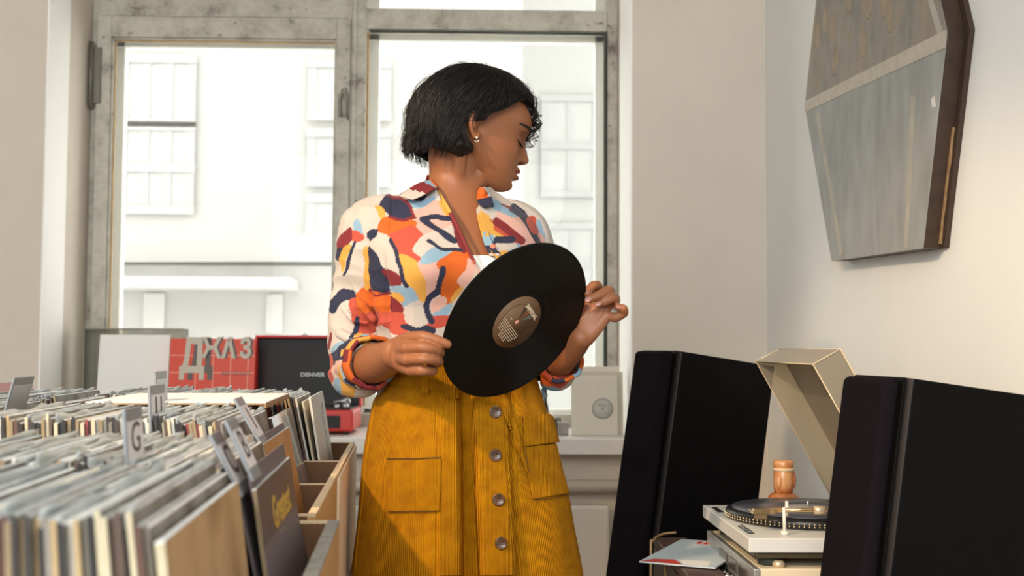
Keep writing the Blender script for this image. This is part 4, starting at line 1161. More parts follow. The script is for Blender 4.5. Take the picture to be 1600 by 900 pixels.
# ---- torso rows (px centre, px half width, half depth m, Y centre)
TY = 2.205
TW = R(14)   # torso turned to her left (image right)
rows = [  # py, cx, hw, depth front, depth back, dx-lean
    (622, 727, 122, .100, .100), (600, 725, 119, .098, .095), (575, 722, 116, .095, .092), (545, 721, 117, .097, .092), (510, 719, 120, .102, .094), (470, 716, 125, .112, .096),
    (435, 713, 129, .122, .098), (405, 710, 131, .118, .098), (380, 708, 130, .104, .097), (358, 707, 127, .088, .092), (340, 707, 117, .076, .084),
    (326, 707, 99, .068, .074), (313, 708, 77, .062, .066), (302, 709, 60, .058, .062), (290, 711, 48, .054, .058), (278, 714, 42, .050, .055)]
def torso(mb, off, y0=0, y1=999, n=96, grow=None, rowsel=rows, top_off=None):
    rr = [r for r in rowsel if y0 <= r[0] <= y1]
    f = [ctl([r[0] for r in rowsel], [r[i] for r in rowsel]) for i in range(1, 5)]
    pys = np.linspace(rr[0][0], rr[-1][0], 60)
    vs = []
    for py in pys:
        cx, hw, df, db = [float(g(py)) for g in f]
        c = at(cx, py, TY); hwm = hw * TY / F
        o_ = off if top_off is None else off + (top_off - off) * max(0, min(1, (330 - py) / 40))
        for k in range(n):
            a = 2 * math.pi * k / n; ca, sa = math.cos(a), math.sin(a)
            x = math.copysign(abs(ca) ** .88, ca) * (hwm + o_)
            d = df if sa < 0 else db
            yv = math.copysign(abs(sa) ** .88, sa) * (d + o_)
            # bust
            if sa < 0 and 380 < py < 480:
                b_ = math.exp(-((py - 432) / 30) ** 2)
                yv -= .016 * b_ * (math.exp(-((x - .065) / .045) ** 2) + math.exp(-((x + .065) / .045) ** 2))
            xr_ = x * 1.0; 
            X = c.x + xr_ * math.cos(TW) * 1.03 - yv * math.sin(TW) * .35; Y = c.y + xr_ * math.sin(TW) + yv * math.cos(TW)
            vs.append((X, Y, c.z))
    fs = grid_fs(len(pys), n)
    fs.append(tuple(range(n - 1, -1, -1))); fs.append(tuple(range((len(pys) - 1) * n, len(pys) * n)))
    mb.add(vs, fs, 0, True)
def spl(pts, rad, n=10):
    """catmull path with interpolated radii"""
    P = [Vector(p) for p in pts]; out = smooth_path(P, n)
    t = np.linspace(0, len(pts) - 1, len(out)); rr = np.interp(t, range(len(pts)), rad)
    return out, list(rr)
def limb(mb, pts, rad, n=24, caps=True, seg=8, flat=None):
    p, r = spl(pts, rad, seg); mb.tube(p, r, n, flat=flat)
    if caps:
        mb.ell(p[0], (r[0],) * 3, n=16); mb.ell(p[-1], (r[-1],) * 3, n=16)

# arms: joints (image-left arm = her right)
SHR = at(584, 366, 2.165); MUR = at(566, 450, 2.17); ELR = at(556, 566, 2.165); FMR = at(592, 566, 2.06); WRR = at(619, 552, 1.965)
SHL = at(812, 364, 2.275); MUL = at(838, 450, 2.27); ELL = at(852, 566, 2.245); FML = at(878, 560, 2.15); WRL = at(908, 528, 2.075)
def arm(mb, side, off=0.0, sleeve=False):
    if side == 'R':
        limb(mb, [at(628, 352, 2.17), SHR, MUR, at(555, 520, 2.18), ELR] + ([] if sleeve else [FMR, WRR]), [.046 + off, .049 + off, .043 + off, .040 + off, .040 + off] + ([] if sleeve else [.035, .0245]))
    else:
        limb(mb, [at(775, 352, 2.25), SHL, MUL, at(846, 520, 2.27), ELL] + ([] if sleeve else [FML, WRL]), [.046 + off, .048 + off, .042 + off, .040 + off, .039 + off] + ([] if sleeve else [.029, .0205]))

# ---- record geometry first (hands need it)
RC = at(807, 503, 1.97)
# camera-aligned screen axes at the record
sxv, syv, szv = rt.copy(), up.copy(), -fw      # right, up, toward camera
th = R(50.7)
maj = (sxv * math.cos(th) + syv * math.sin(th)); mn_s = (-sxv * math.sin(th) + syv * math.cos(th))   # screen up-left
tilt = R(48.6)
# visible normal leans to the lower right; upper-left side of the disc is nearer the camera
dn_ = (szv * math.cos(tilt) - mn_s * math.sin(tilt)).normalized()
mnr = (mn_s * math.cos(tilt) + szv * math.sin(tilt)).normalized()
def disc_pt(a, b, n=0.0): return RC + maj * a + mnr * b + dn_ * n
def disc_from_px(px, py, n=0.0):
    d = ray(px, py); t = ((RC + dn_ * n) - CAMP).dot(dn_) / d.dot(dn_); return CAMP + d * t

# ---- hands
NAILS = []
def finger(mb, pts, r0, r1):
    n = len(pts); rad = [r0 + (r1 - r0) * i / (n - 1) for i in range(n)]
    p, r = spl(pts, rad, 5)
    # knuckle swelling
    for j in range(1, n - 1): 
        i = j * 5
        if i < len(r): r[i] *= 1.06
    mb.tube(p, r, 14); mb.ell(p[0], (r[0],) * 3, n=14); mb.ell(p[-1], (r[-1],) * 3, n=14)
def hand_right(mb):
    """image-left hand: back of the hand to the camera, index over the disc edge, thumb behind"""
    kn = [at(641, 527, 1.905), at(635, 544, 1.892), at(636, 562, 1.892), at(642, 578, 1.902)]
    wr = WRR
    for i, k_ in enumerate(kn):
        w0 = wr + (at(619, 540 + 8 * i, 1.965) - at(619, 552, 1.965)) * .8
        mb.tube([w0, w0.lerp(k_, .5) + Vector((0, -.002, 0)), k_], [.0165, .0145, .0105], 14); mb.ell(k_, (.0105,) * 3, n=14)
    mb.ell(at(634, 556, 1.928), (.027, .016, .030), n=20)
    mb.ell(at(618, 552, 1.955), (.026, .021, .026), n=20)
    e = disc_from_px(700, 537)
    tipI = disc_from_px(699, 538, .009)
    finger(mb, [kn[0], at(662, 526, 1.885), at(684, 532, (tipI.y + 1.885) / 2 - .002), tipI], .0100, .0076)
    finger(mb, [kn[1], at(662, 543, 1.872), at(682, 548, 1.882), at(688, 551, 1.905), at(676, 553, 1.925)], .0098, .0072)
    finger(mb, [kn[2], at(662, 561, 1.872), at(681, 564, 1.884), at(686, 566, 1.906), at(674, 567, 1.925)], .0095, .0070)
    finger(mb, [kn[3], at(660, 579, 1.884), at(673, 580, 1.896), at(677, 579, 1.912), at(668, 577, 1.928)], .0095, .0068)
    tipT = disc_from_px(697, 538, -.010)
    finger(mb, [at(630, 540, 1.955), at(654, 532, 1.95), at(680, 533, tipT.y + .010), tipT], .0135, .0088)
    NAILS.append((tipI, (disc_from_px(705, 539, .009) - disc_from_px(690, 535, .009)).normalized(), Vector((.25, -1, .25)).normalized(), .0052, .0082))
def hand_left(mb):
    """image-right hand: palm towards camera, fingertips curled back on the disc edge"""
    yb = disc_from_px(915, 466).y
    kn = [at(924, 470, yb + .040), at(936, 474, yb + .034), at(944, 482, yb + .028), at(948, 493, yb + .022)]
    for i, k_ in enumerate(kn):
        w0 = WRL + (at(908 + 3 * i, 520 + 4 * i, 2.075) - at(908, 528, 2.075)) * .8
        mb.tube([w0, w0.lerp(k_, .5), k_], [.0140, .0130, .0105], 14); mb.ell(k_, (.0105,) * 3, n=14)
    mb.ell(at(926, 499, yb + .035), (.022, .016, .030), M=Matrix.Rotation(R(28), 4, 'Y'), n=20)
    mb.ell(at(913, 519, 2.075), (.017, .015, .020), n=20)
    t_i = disc_from_px(914, 462, .010)
    finger(mb, [kn[0], at(934, 449, yb + .030), at(927, 447, yb + .008), at(917, 457, yb - .004)], .0102, .0080)
    t_m = disc_from_px(915, 468, .010)
    t_m = at(922, 467, yb - .012)
    finger(mb, [kn[1], at(952, 457, yb + .018), at(948, 455, yb - .002), at(934, 462, yb - .012), t_m], .0102, .0080)
    t_r = at(938, 473, yb - .006)
    finger(mb, [kn[2], at(961, 469, yb + .012), at(957, 466, yb - .004), at(946, 471, yb - .008), t_r], .0098, .0076)
    t_l = at(965, 480, yb + .000)
    finger(mb, [kn[3], at(962, 496, yb + .012), at(975, 489, yb + .006), at(974, 482, yb - .002), t_l], .0090, .0068)
    tt_ = disc_from_px(906, 474, -.011)
    finger(mb, [at(914, 512, 2.085), at(907, 497, yb + .05), at(905, 484, tt_.y + .006), tt_], .0112, .0088)
    NAILS.append((at(919, 468, yb - .0195), (at(918, 469, yb) - at(930, 463, yb)).normalized(), Vector((-.2, -1, .3)).normalized(), .0050, .0075))
    NAILS.append((at(935, 474.5, yb - .0130), (at(935, 474, yb) - at(947, 469, yb)).normalized(), Vector((-.1, -1, .3)).normalized(), .0048, .0072))
    NAILS.append((at(967, 479, yb - .0060), (at(965, 479, yb) - at(974, 481, yb)).normalized(), Vector((0, -1, .5)).normalized(), .0042, .0062))

body = MB()
head_mesh(body)
EARM = None
for sgn in (1, -1):
    E_ = ear(body, sgn)
    if sgn == 1: EARM = E_
# neck
nb = at(712, 300, 2.215)
limb(body, [at(709, 330, 2.222), at(710, 296, 2.216), at(711, 268, 2.208), HM @ Vector((-.012, 0, -.02))], [.060, .0525, .0505, .052], n=32)
body.tube([HM @ Vector((-.006, .040, -.050)), at(716, 300, 2.178), at(730, 326, 2.158)], [.016, .014, .007], 16)      # neck muscle
limb(body, [HM @ Vector((.050, 0, -.070)), at(727, 288, 2.20), at(720, 310, 2.19)], [.030, .030, .03], n=20)
torso(body, -.008)
arm(body, 'R'); arm(body, 'L')
hand_right(body); hand_left(body)
# collar bones
body.tube([at(722, 318, 2.155), at(690, 316, 2.15), at(650, 330, 2.15)], .006, 8)
body.tube([at(742, 319, 2.16), at(765, 322, 2.18), at(790, 335, 2.2)], .006, 8)
# hips and legs
hipc = at(727, 660, 2.20)
body.ell((hipc.x, 2.20, hipc.z), (.140, .080, .13), n=40)
body.ell((at(727, 625, 2.2).x, 2.20, at(727, 625, 2.2).z), (.120, .070, .09), n=40)
zh = hipc.z
for sgn in (-1, 1):
    hx_ = hipc.x + sgn * .085
    limb(body, [(hx_, 2.20, zh - .02), (hx_ + sgn * .005, 2.195, .70), (hx_ + sgn * .006, 2.185, .50), (hx_ + sgn * .008, 2.21, .34), (hx_ + sgn * .01, 2.225, .14), (hx_ + sgn * .01, 2.225, .075)], [.078, .074, .052, .050, .032, .033], n=32)
    body.bbox((hx_ + sgn * .012 - .038, 2.02, .012), (hx_ + sgn * .012 + .038, 2.265, .062), .022)
    body.ell((hx_ + sgn * .012, 2.235, .05), (.034, .045, .036))
bme = remesh(body, .0020, 3, .5)
P = mverts(bme)
ed = np.empty(len(bme.edges) * 2, dtype=np.int32); bme.edges.foreach_get('vertices', ed); ed = ed.reshape(-1, 2)
def relax(P, w, it):
    sel = w > 0; e2 = ed[sel[ed[:, 0]] | sel[ed[:, 1]]]
    deg = np.bincount(e2.ravel(), minlength=len(P))[:, None].astype(float); deg[deg == 0] = 1
    for _ in range(it):
        acc = np.zeros_like(P)
        for c in range(3):
            acc[:, c] = np.bincount(e2[:, 0], P[e2[:, 1], c], minlength=len(P)) + np.bincount(e2[:, 1], P[e2[:, 0], c], minlength=len(P))
        P = P + (acc / deg - P) * (w * .6)[:, None]
    return P
pxb, pyb = proj_np(P)
wn = np.clip((pyb - 268) / 14, 0, 1) * np.clip((352 - pyb) / 20, 0, 1) * (pxb > 655) * (pxb < 775) * (P[:, 1] < 2.26)
Lc = P @ np.array(HM.inverted())[:3, :3].T + np.array(HM.inverted())[:3, 3]
wn = wn * (np.clip((.062 - Lc[:, 0]) / .02, 0, 1) + (Lc[:, 2] < -.10) > 0)
P = relax(P, wn, 90)
wt = np.exp(-(np.hypot(pxb - 914, pyb - 512) / 20) ** 4); wt[wt < .02] = 0
P = relax(P, wt, 14)
bme.vertices.foreach_set('co', P.astype(np.float32).ravel()); bme.update()
# skin colouring (lips, blush, knuckles), with shade painted into mouth line, lid creases, nostrils
base = np.array(srgb('#8f5a3a')); col = np.tile(base, (len(P), 1))
Hi = np.array(HM.inverted())
L3 = P @ Hi[:3, :3].T + Hi[:3, 3]
f_, l_, u_ = L3[:, 0], L3[:, 1], L3[:, 2]
def mixc(m, hx, k=1):
    global col
    m = (np.clip(m, 0, 1) * k)[:, None]; col = col * (1 - m) + np.array(srgb(hx)) * m
lip = np.exp(-((u_ + .0400) / .0125) ** 6) * np.exp(-(np.abs(l_) / .0225) ** 6) * (f_ > .105)
lipshape = (np.abs(u_ + .0405) < .0125 * np.sqrt(np.clip(1 - (l_ / .025) ** 2, 0, 1)))
mixc(lipshape * (f_ > .105) * 1.0, '#8a4a40', .85)
mixc(np.exp(-((u_ + .0402) / .0012) ** 2) * (np.abs(l_) < .024) * (f_ > .1), '#3a1a16', .8)
mixc(np.exp(-((u_ + .004) / .018) ** 2 - ((np.abs(l_) - .045) / .02) ** 2) * (f_ > .05), '#a8623f', .35)
for sgn in (-1, 1):   # shade painted into the eye crease, lid toned around it
    le = l_ - sgn * .031
    mixc(np.exp(-((u_ - .0265) / .0012) ** 2) * (np.abs(le) < .013) * (f_ > .07), '#5e3320', .5)
    mixc(np.exp(-((u_ - .018) / .010) ** 2 - (le / .016) ** 2) * (f_ > .07), '#8a5438', .5)
    mixc(np.exp(-((u_ + .0165) / .0028) ** 2 - ((l_ - sgn * .0095) / .0036) ** 2) * (f_ > .105), '#2c120c', .95)  # nostril shade painted on
# palms lighter
pal = np.exp(-(np.linalg.norm(P - np.array(at(930, 498, 2.06)), axis=1) / .035) ** 4)
mixc(pal, '#b47a5c', .5)
set_col(bme, col)
skin = vcol_mat('skin', rough=.48, sss=.12, bump=.10, bscale=700, spec=.4)
woman = obj_from(bme, 'person', skin)
tag(woman, 'woman with dark bob, colourful print shirt and mustard skirt, tilting a record', 'person')
BASE = Vector((hipc.x, 2.2, 0))
def wput(o): o.parent = woman; return o
# nails
for c_, d_, n_, wd, ln in NAILS:
    x_ = d_.cross(n_).normalized(); n2 = x_.cross(d_).normalized()
    if n2.y > 0: n2 = -n2
    wput(MB().ell(c_, (wd, ln * .9, .0012), M=frameM((0, 0, 0), x_, d_, n2).to_3x3().to_4x4(), n=16).build('fingernail', mat('nail', '#a87360', .3)))

bvh = BVHTree.FromPolygons([tuple(v) for v in P], [tuple(p.vertices) for p in bme.polygons]) if False else None
# eyebrows, lashes (short hairs hugging the face)
def face_pt(l, u, d=0):
    o = HM @ Vector((.25, l, u)); dr = -(Fh)
    hit = woman.ray_cast(o, dr)
    if hit[0]: return hit[1] + Fh * d
    return HM @ Vector((.11, l, u))
bpy.context.view_layer.update()
hairm = mat('hair_dark', '#130d0c', .42, spec=.4, noise=.4, nscale=60)
browm = mat('brow_dark', '#1a110e', .6)
for sgn in (1, -1):
    mb = MB(); mb2 = MB()
    for k in range(320):
        t = rng.random(); l = sgn * (.012 + .042 * t); u = .0415 + .006 * math.sin(min(1, t * 1.1) * math.pi * .62) - .004 * t + rng.uniform(-.0045, .0045) * (1.1 - .8 * t)
        p = face_pt(l, u, .0012); q = face_pt(l + sgn * .0055, u + .0018 * (1 - 1.8 * t), .0020)
        mb.tube([p, q], [.0010, .0004], 4)
    for k in range(30):
        t = k / 29; l = sgn * (.0195 + .0245 * t); u = .0128 + .0022 * math.sin(t * math.pi) * -1 + .002 * t
        p = face_pt(l, u, .0008); q = p + Fh * .0060 - Uh * .0042 + Lh * sgn * .0035 * t
        mb2.tube([p, (p + q) / 2 - Uh * .001, q], [.0006, .0005, .0002], 4)
        if k < 29:
            t2 = (k + 1) / 29; l2 = sgn * (.0195 + .0245 * t2); u2 = .0128 - .0022 * math.sin(t2 * math.pi) + .002 * t2
            mb2.tube([p, face_pt(l2, u2, .0008)], .0009, 5)
    wput(mb.build('eyebrow', browm)); wput(mb2.build('eyelashes', browm))
# earring
ep = EARM @ Vector((.004, .017, -.030))
wput(MB().ell(ep, (.0028, .0028, .0028), n=12).ell(ep - Vector((.003, 0, .006)), (.0016,) * 3, n=10).ell(ep - Vector((-.003, 0, .006)), (.0016,) * 3, n=10).ell(ep - Vector((0, 0, .008)), (.0016,) * 3, n=10).build('earring', mat('pearl_silver', '#e8d8cc', .15, .5)))

# ---- hair
HFr = ctl([-.08, -.05, -.02, .0, .03, .06, .085, .107, .120, .132, .140], [.02, .03, .05, .07, .095, .108, .113, .106, .090, .066, .012])
HBk = ctl([-.08, -.0685, -.038, -.004, .042, .084, .105, .119, .132, .140], [-.078, -.088, -.096, -.108, -.1065, -.085, -.066, -.048, -.022, .0])
HWd = ctl([-.08, -.06, -.04, -.02, .0, .03, .06, .09, .11, .125, .135, .140], [.062, .076, .084, .087, .088, .089, .088, .080, .068, .050, .028, .006])
FBd = lin([-.08, -.05, -.037, -.030, -.02, -.012, .002, .012, .030, .0425, .0566, .075, .085, .0925], [.012, .022, .024, .010, -.016, -.022, -.016, .012, .020, .036, .050, .064, .082, .108])
def hair_pt(u, phi, off=0.0):
    """phi: 0 front .. pi back (signed for side)"""
    f1 = float(HFr(u)); f0 = float(HBk(u)); w = float(HWd(u)); c = (f1 + f0) / 2
    ca, sa = math.cos(phi), math.sin(phi)
    rr = (f1 - c) if ca > 0 else (c - f0)
    return HM @ Vector((c + (rr + off) * ca, (w + off) * math.copysign(abs(sa) ** .9, sa), u))
def phi_b(u):
    if u > .0925: return 0.0
    f1 = float(HFr(u)); f0 = float(HBk(u)); c = (f1 + f0) / 2; fb = float(FBd(u))
    rr = (f1 - c) if fb > c else (c - f0)
    return math.acos(max(-1, min(1, (fb - c) / rr)))
hb = MB()
us = np.linspace(-.062, .1395, 64); nt_ = 97
vs = []
for u in us:
    pb = phi_b(u)
    for j in range(nt_):
        t = -1 + 2 * j / (nt_ - 1)
        phi = math.pi + t * (math.pi - pb)
        at_ = abs(t)
        th_ = -.016 * (max(0, (at_ - .90) / .10) ** 2) if u <= .0925 else 0
        low = -.010 * max(0, (-.045 - u) / .02)
        nz = (.0022 * math.sin(phi * 9 + u * 40) + .0018 * math.sin(phi * 23 + u * 90) + .0012 * math.sin(phi * 41 - u * 160)) * min(1, (.142 - u) / .03)
        vs.append(hair_pt(u, phi, th_ + low + nz - .003))
fs = grid_fs(len(us), nt_, closed=False)
top = hair_pt(.1398, 0, 0)
hb.add(vs, fs, 0, True)
n0 = (len(us) - 1) * nt_; 
hb.add([vs[n0 + j] for j in range(nt_)] + [sum((Vector(vs[n0 + j]) for j in range(nt_)), Vector()) / nt_], [(j, j + 1, nt_) for j in range(nt_ - 1)], 0, True)
hob = hb.build('hair', hairm)
md = hob.modifiers.new('s', 'SOLIDIFY'); md.thickness = .014; md.offset = -1 
me_ = eval_mesh(hob); hob.modifiers.clear(); hob.data = me_
wput(hob)
# check the solidify direction: should grow towards the skull
def strands(n, seed, r=.00042, loose=0):
    rs = random.Random(seed); mb = MB()
    for i in range(n):
        side = rs.choice((-1, 1)); z = rs.random()
        phi0 = side * (z ** .8) * math.pi
        # a strand starts near the crown parting and falls along phi
        u0 = .1385 - .02 * rs.random() ** 2; 
        flick = 0
        if abs(phi0) < .9:
            uend = rs.uniform(.088, .105)
        elif abs(phi0) < 1.6:
            uend = rs.uniform(.0, .05)
        else:
            uend = rs.uniform(-.080, -.042) if rs.random() < .8 else rs.uniform(-.05, 0)
        if rs.random() < .35: u0 = uend + (u0 - uend) * rs.uniform(.3, .9)
        m = 14; pts = []
        w1, w2 = rs.uniform(0, 6.28), rs.uniform(6, 16); am = rs.uniform(.0008, .0036); off = rs.uniform(-.003, .0050) + loose * rs.uniform(.002, .008); am += loose * rs.uniform(.001, .003)
        ok = True
        for k in range(m):
            s = k / (m - 1); u = u0 + (uend - u0) * s
            ph_ = phi0 + .12 * math.sin(s * 3 + w1) * side * .4 + am * 12 * math.sin(s * w2 + w1)
            pb = phi_b(u)
            if abs(ph_) < pb + .02: ph_ = side * (pb + .02 + .02 * rs.random())
            e_ = max(0, (s - .80) / .20)
            o_ = off + am * math.sin(s * w2 * 1.3) + (.010 * e_ * e_ if uend < -.03 and abs(phi0) > 2.1 else 0)
            pts.append(hair_pt(u, ph_, o_))
        mb.tube(pts, [r * (.6 + .6 * math.sin(math.pi * min(1, .15 + k / (m - 1)))) for k in range(m)], 3, cap=False)
    return mb
wput(strands(2600, 5).build('hair_strands', hairm))
wput(strands(260, 15, .00030, 1.0).build('loose_hair', hairm))
# stray flyaways and the flicked-out nape locks
mb = MB(); rs = random.Random(9)
for i in range(520):
    phi = rs.choice((-1, 1)) * rs.random() * math.pi; u = rs.uniform(.03, .139)
    if abs(phi) < phi_b(u) + .1: continue
    p = hair_pt(u, phi, .002); c0 = HM @ Vector((0, 0, .04)); d = (p - c0).normalized(); tg = d.cross(Lh).normalized() * rs.choice((-1, 1))
    L = rs.uniform(.006, .020)
    mb.tube([p, p + d * L * .35 + tg * L * .5, p + d * L * .55 + tg * L * 1.0], [.0003, .00024, .00012], 3, cap=False)
for i in range(46):
    l = rs.uniform(-.06, .075); p = HM @ Vector((-.082 + rs.uniform(-.004, .01), l * .8, -.030 + rs.uniform(-.02, .01)))
    k = rs.uniform(.6, 1.25); pts = []
    for q in range(9):
        t = q / 8; a_ = t * 2.1
        pts.append(p + (-Fh) * (.016 * k * math.sin(a_ * .9)) - Uh * (.034 * k * math.sin(a_ * .75)) + Uh * .012 * k * max(0, t - .6) * 2.2)
    for dq in range(5):
        o_ = Vector((rs.uniform(-.002, .002), rs.uniform(-.003, .003), rs.uniform(-.002, .002)))
        mb.tube([x + o_ * (1 - .5 * i2 / 8) for i2, x in enumerate(pts)], [.0008 * (1 - .75 * i2 / 8) for i2 in range(9)], 4, cap=False)
wput(mb.build('nape_curls', hairm))['kind'] = 'stuff'
# forehead curls, image right
mb = MB(); rs = random.Random(21)
for i in range(46):
    l = rs.uniform(-.05, .045); u = rs.uniform(.080, .112); p = HM @ Vector((float(HFr(u)) - .004, l, u))
    L = rs.uniform(.030, .085); rad = rs.uniform(.004, .0095); tw = rs.uniform(1.2, 2.6); ph0 = rs.uniform(0, 6.28)
    pts = []
    for q in range(22):
        t = q / 21
        c_ = p + Fh * (.021 * math.sin(t * 2.0) + .002) - Uh * (L * t) + Lh * (.006 * math.sin(t * 3 + ph0))
        a_ = ph0 + t * tw * 2 * math.pi; rr = rad * min(1, t * 3)
        pts.append(c_ + Fh * rr * math.cos(a_) + Lh * rr * math.sin(a_) * .8 + Uh * rr * .3 * math.sin(a_))
    for dq in range(4):
        o_ = Vector((rs.uniform(-.0012, .0012), rs.uniform(-.0015, .0015), rs.uniform(-.0012, .0012)))
        mb.tube([x + o_ for x in pts], [.00055 * (1 - .5 * i2 / 21) for i2 in range(22)], 3, cap=False)
wput(mb.build('forehead_curls', hairm))
for i in range(1):
    mb = MB(); rs = random.Random(4)
    for k in range(60):   # soft side locks framing the ear
        z0 = rs.uniform(.03, .07); pts = []
        for q in range(9):
            t = q / 8; u = z0 - (z0 + .045) * t
            fx = -.020 - .012 * math.sin(t * 2.6) + .026 * max(0, t - .55) * 2.2 + rs.uniform(-.0006, .0006)
            pts.append(HM @ Vector((fx + k * .0001 - .010 * (k % 7) / 7, float(HWd(u)) - .002 + .003 * math.sin(t * 5 + k), u)))
        mb.tube(pts, [.0010 * (1 - .6 * q / 8) for q in range(9)], 4, cap=False)
    wput(mb.build('side_locks', hairm))

# ---- camisole
cm = MB(); torso(cm, .0005, 386, 560)
cme = remesh(cm, .004, 3)
bm = bmesh.new(); bm.from_mesh(cme)
bmesh.ops.delete(bm, geom=[v for v in bm.verts if proj(v.co)[0] < 690 or v.co.y > TY + .02], context='VERTS'); bm.to_mesh(cme); bm.free()

wput(obj_from(cme, 'camisole', mat('camisole_white', '#e9e4dc', .7, bump=.2, bscale=600)))

# ---- shirt
sh = MB()
torso(sh, .007, 284, 622, top_off=.004)
arm(sh, 'R', .0075, True); arm(sh, 'L', .0075, True)
# sleeve continues past the elbow to the rolled cuff
limb(sh, [ELR, at(572, 568, 2.12)], [.046, .043]); limb(sh, [ELL, at(866, 575, 2.20)], [.044, .041])
sh.ell(at(556, 582, 2.165), (.046, .046, .042)); sh.ell(at(556, 350, 2.165), (.020, .035, .025)); 
# folds
for (pts, r) in (([at(545, 430, 2.125), at(560, 470, 2.122), at(585, 500, 2.125)], .007), ([at(530, 520, 2.13), at(556, 530, 2.118), at(590, 520, 2.12)], .007),
                 ([at(620, 470, 2.105), at(660, 500, 2.10), at(700, 505, 2.10)], .007), ([at(625, 520, 2.10), at(665, 530, 2.10), at(700, 540, 2.10)], .007), ([at(640, 560, 2.105), at(680, 540, 2.10)], .006), ([at(600, 380, 2.10), at(640, 410, 2.085), at(690, 440, 2.075)], .006), ([at(535, 480, 2.13), at(552, 500, 2.122), at(575, 505, 2.125)], .006),
                 ([at(522, 560, 2.13), at(540, 575, 2.12), at(560, 585, 2.12)], .006), ([at(770, 330, 2.17), at(800, 350, 2.19), at(815, 380, 2.2)], .005)):
    p, r_ = spl(pts, [r * .35] + [r * .8] * (len(pts) - 2) + [r * .35], 6); sh.tube(p, r_, 8)
sme = remesh(sh, .0019, 8, .5)
# crumple: displace along normals with smooth noise
P = mverts(sme)
nr = np.empty(len(P) * 3, dtype=np.float32); sme.vertices.foreach_get('normal', nr); nr = nr.reshape(-1, 3)
def wav(P, seed, n, fmin, fmax):
    g = np.random.default_rng(seed); o = np.zeros(len(P))
    for i in range(n):
        k = g.normal(size=3); k /= np.linalg.norm(k); o += np.sin(P @ k * g.uniform(fmin, fmax) + g.uniform(0, 6.28))
    return o / math.sqrt(n)
fold = np.abs(wav(P, 3, 5, 25, 60)); fold2 = wav(P, 4, 6, 70, 140)
pxa, pya = proj_np(P)
crease = np.full(len(P), 1e9)
CL = [(600, 385), (604, 430), (608, 500), (604, 566)]
for (x0, y0), (x1, y1) in zip(CL[:-1], CL[1:]):
    dx, dy = x1 - x0, y1 - y0; t_ = np.clip(((pxa - x0) * dx + (pya - y0) * dy) / (dx * dx + dy * dy), 0, 1)
    crease = np.minimum(crease, np.hypot(pxa - x0 - t_ * dx, pya - y0 - t_ * dy))
crease = np.exp(-(crease / 4.0) ** 2) * (nr[:, 1] < .2) * np.clip((pya - 380) / 60, 0, 1)
fold3 = np.abs(wav(P * np.array([1, 1, 2.2]), 13, 5, 30, 60))
P = P + nr * (.0055 * (1 - fold) + .0045 * (1 - fold3) * (pxa < 610) + .0012 * fold2 - .006 * crease)[:, None]
sme.vertices.foreach_set('co', P.astype(np.float32).ravel()); sme.update()
px, py = pxa, pya
def inpoly(px, py, poly):
    r = np.zeros(len(px), bool); n = len(poly)
    for i in range(n):
        x0, y0 = poly[i]; x1, y1 = poly[(i + 1) % n]
        c = ((y0 > py) != (y1 > py)) & (px < (x1 - x0) * (py - y0) / (y1 - y0 + 1e-9) + x0); r ^= c
    return r
Vp = [(672, 270), (681, 292), (690, 316), (708, 346), (720, 370), (731, 392), (748, 420), (775, 440), (792, 436), (772, 402), (760, 386), (754, 362), (748, 340), (746, 318), (748, 300), (752, 270)]
front = P[:, 1] < TY - .01 + (P[:, 0] - at(712, 400, TY).x) * .25
vcut = inpoly(px, py, Vp) & front
# neck hole: everything above the collar line
neck = (py < 293) & (np.abs(px - 711) < 60)
below = (P[:, 2] < at(725, 582, TY).z) & (px > 604) & (px < 846) | (P[:, 2] < at(725, 622, TY).z)
# printed pattern -----------------------------------------------------------
PAL = {'W': '#b3a99f', 'N': '#1c2038', 'B': '#6f1a20', 'O': '#b9540c', 'M': '#c28f3c', 'L': '#7b98ab', 'C': '#a94431', 'P': '#c0968a'}
PC = {k: np.array(srgb(v)) for k, v in PAL.items()}
g = np.random.default_rng(5)
seeds = g.uniform([P[:, 0].min(), P[:, 1].min(), P[:, 2].min()], P.max(0), size=(230, 3))
keys = list('WWWWNNBOOMMLLCCPP'); sk = g.integers(0, len(keys), 230)
wp = P + .012 * np.stack([wav(P, 7, 4, 30, 70), wav(P, 8, 4, 30, 70), wav(P, 9, 4, 30, 70)], 1)
best = np.full(len(P), 1e9); bi = np.zeros(len(P), int)
for i, s_ in enumerate(seeds):
    d = ((wp - s_) ** 2).sum(1); m = d < best; best[m] = d[m]; bi[m] = i
scol = np.array([PC[keys[k]] for k in sk])[bi]
frontish = nr[:, 1] < .25
fk = np.array([PC[k] for k in 'WWWWPPWMWPCWLW'])[np.arange(230) % 14][bi]
scol[frontish] = fk[frontish]
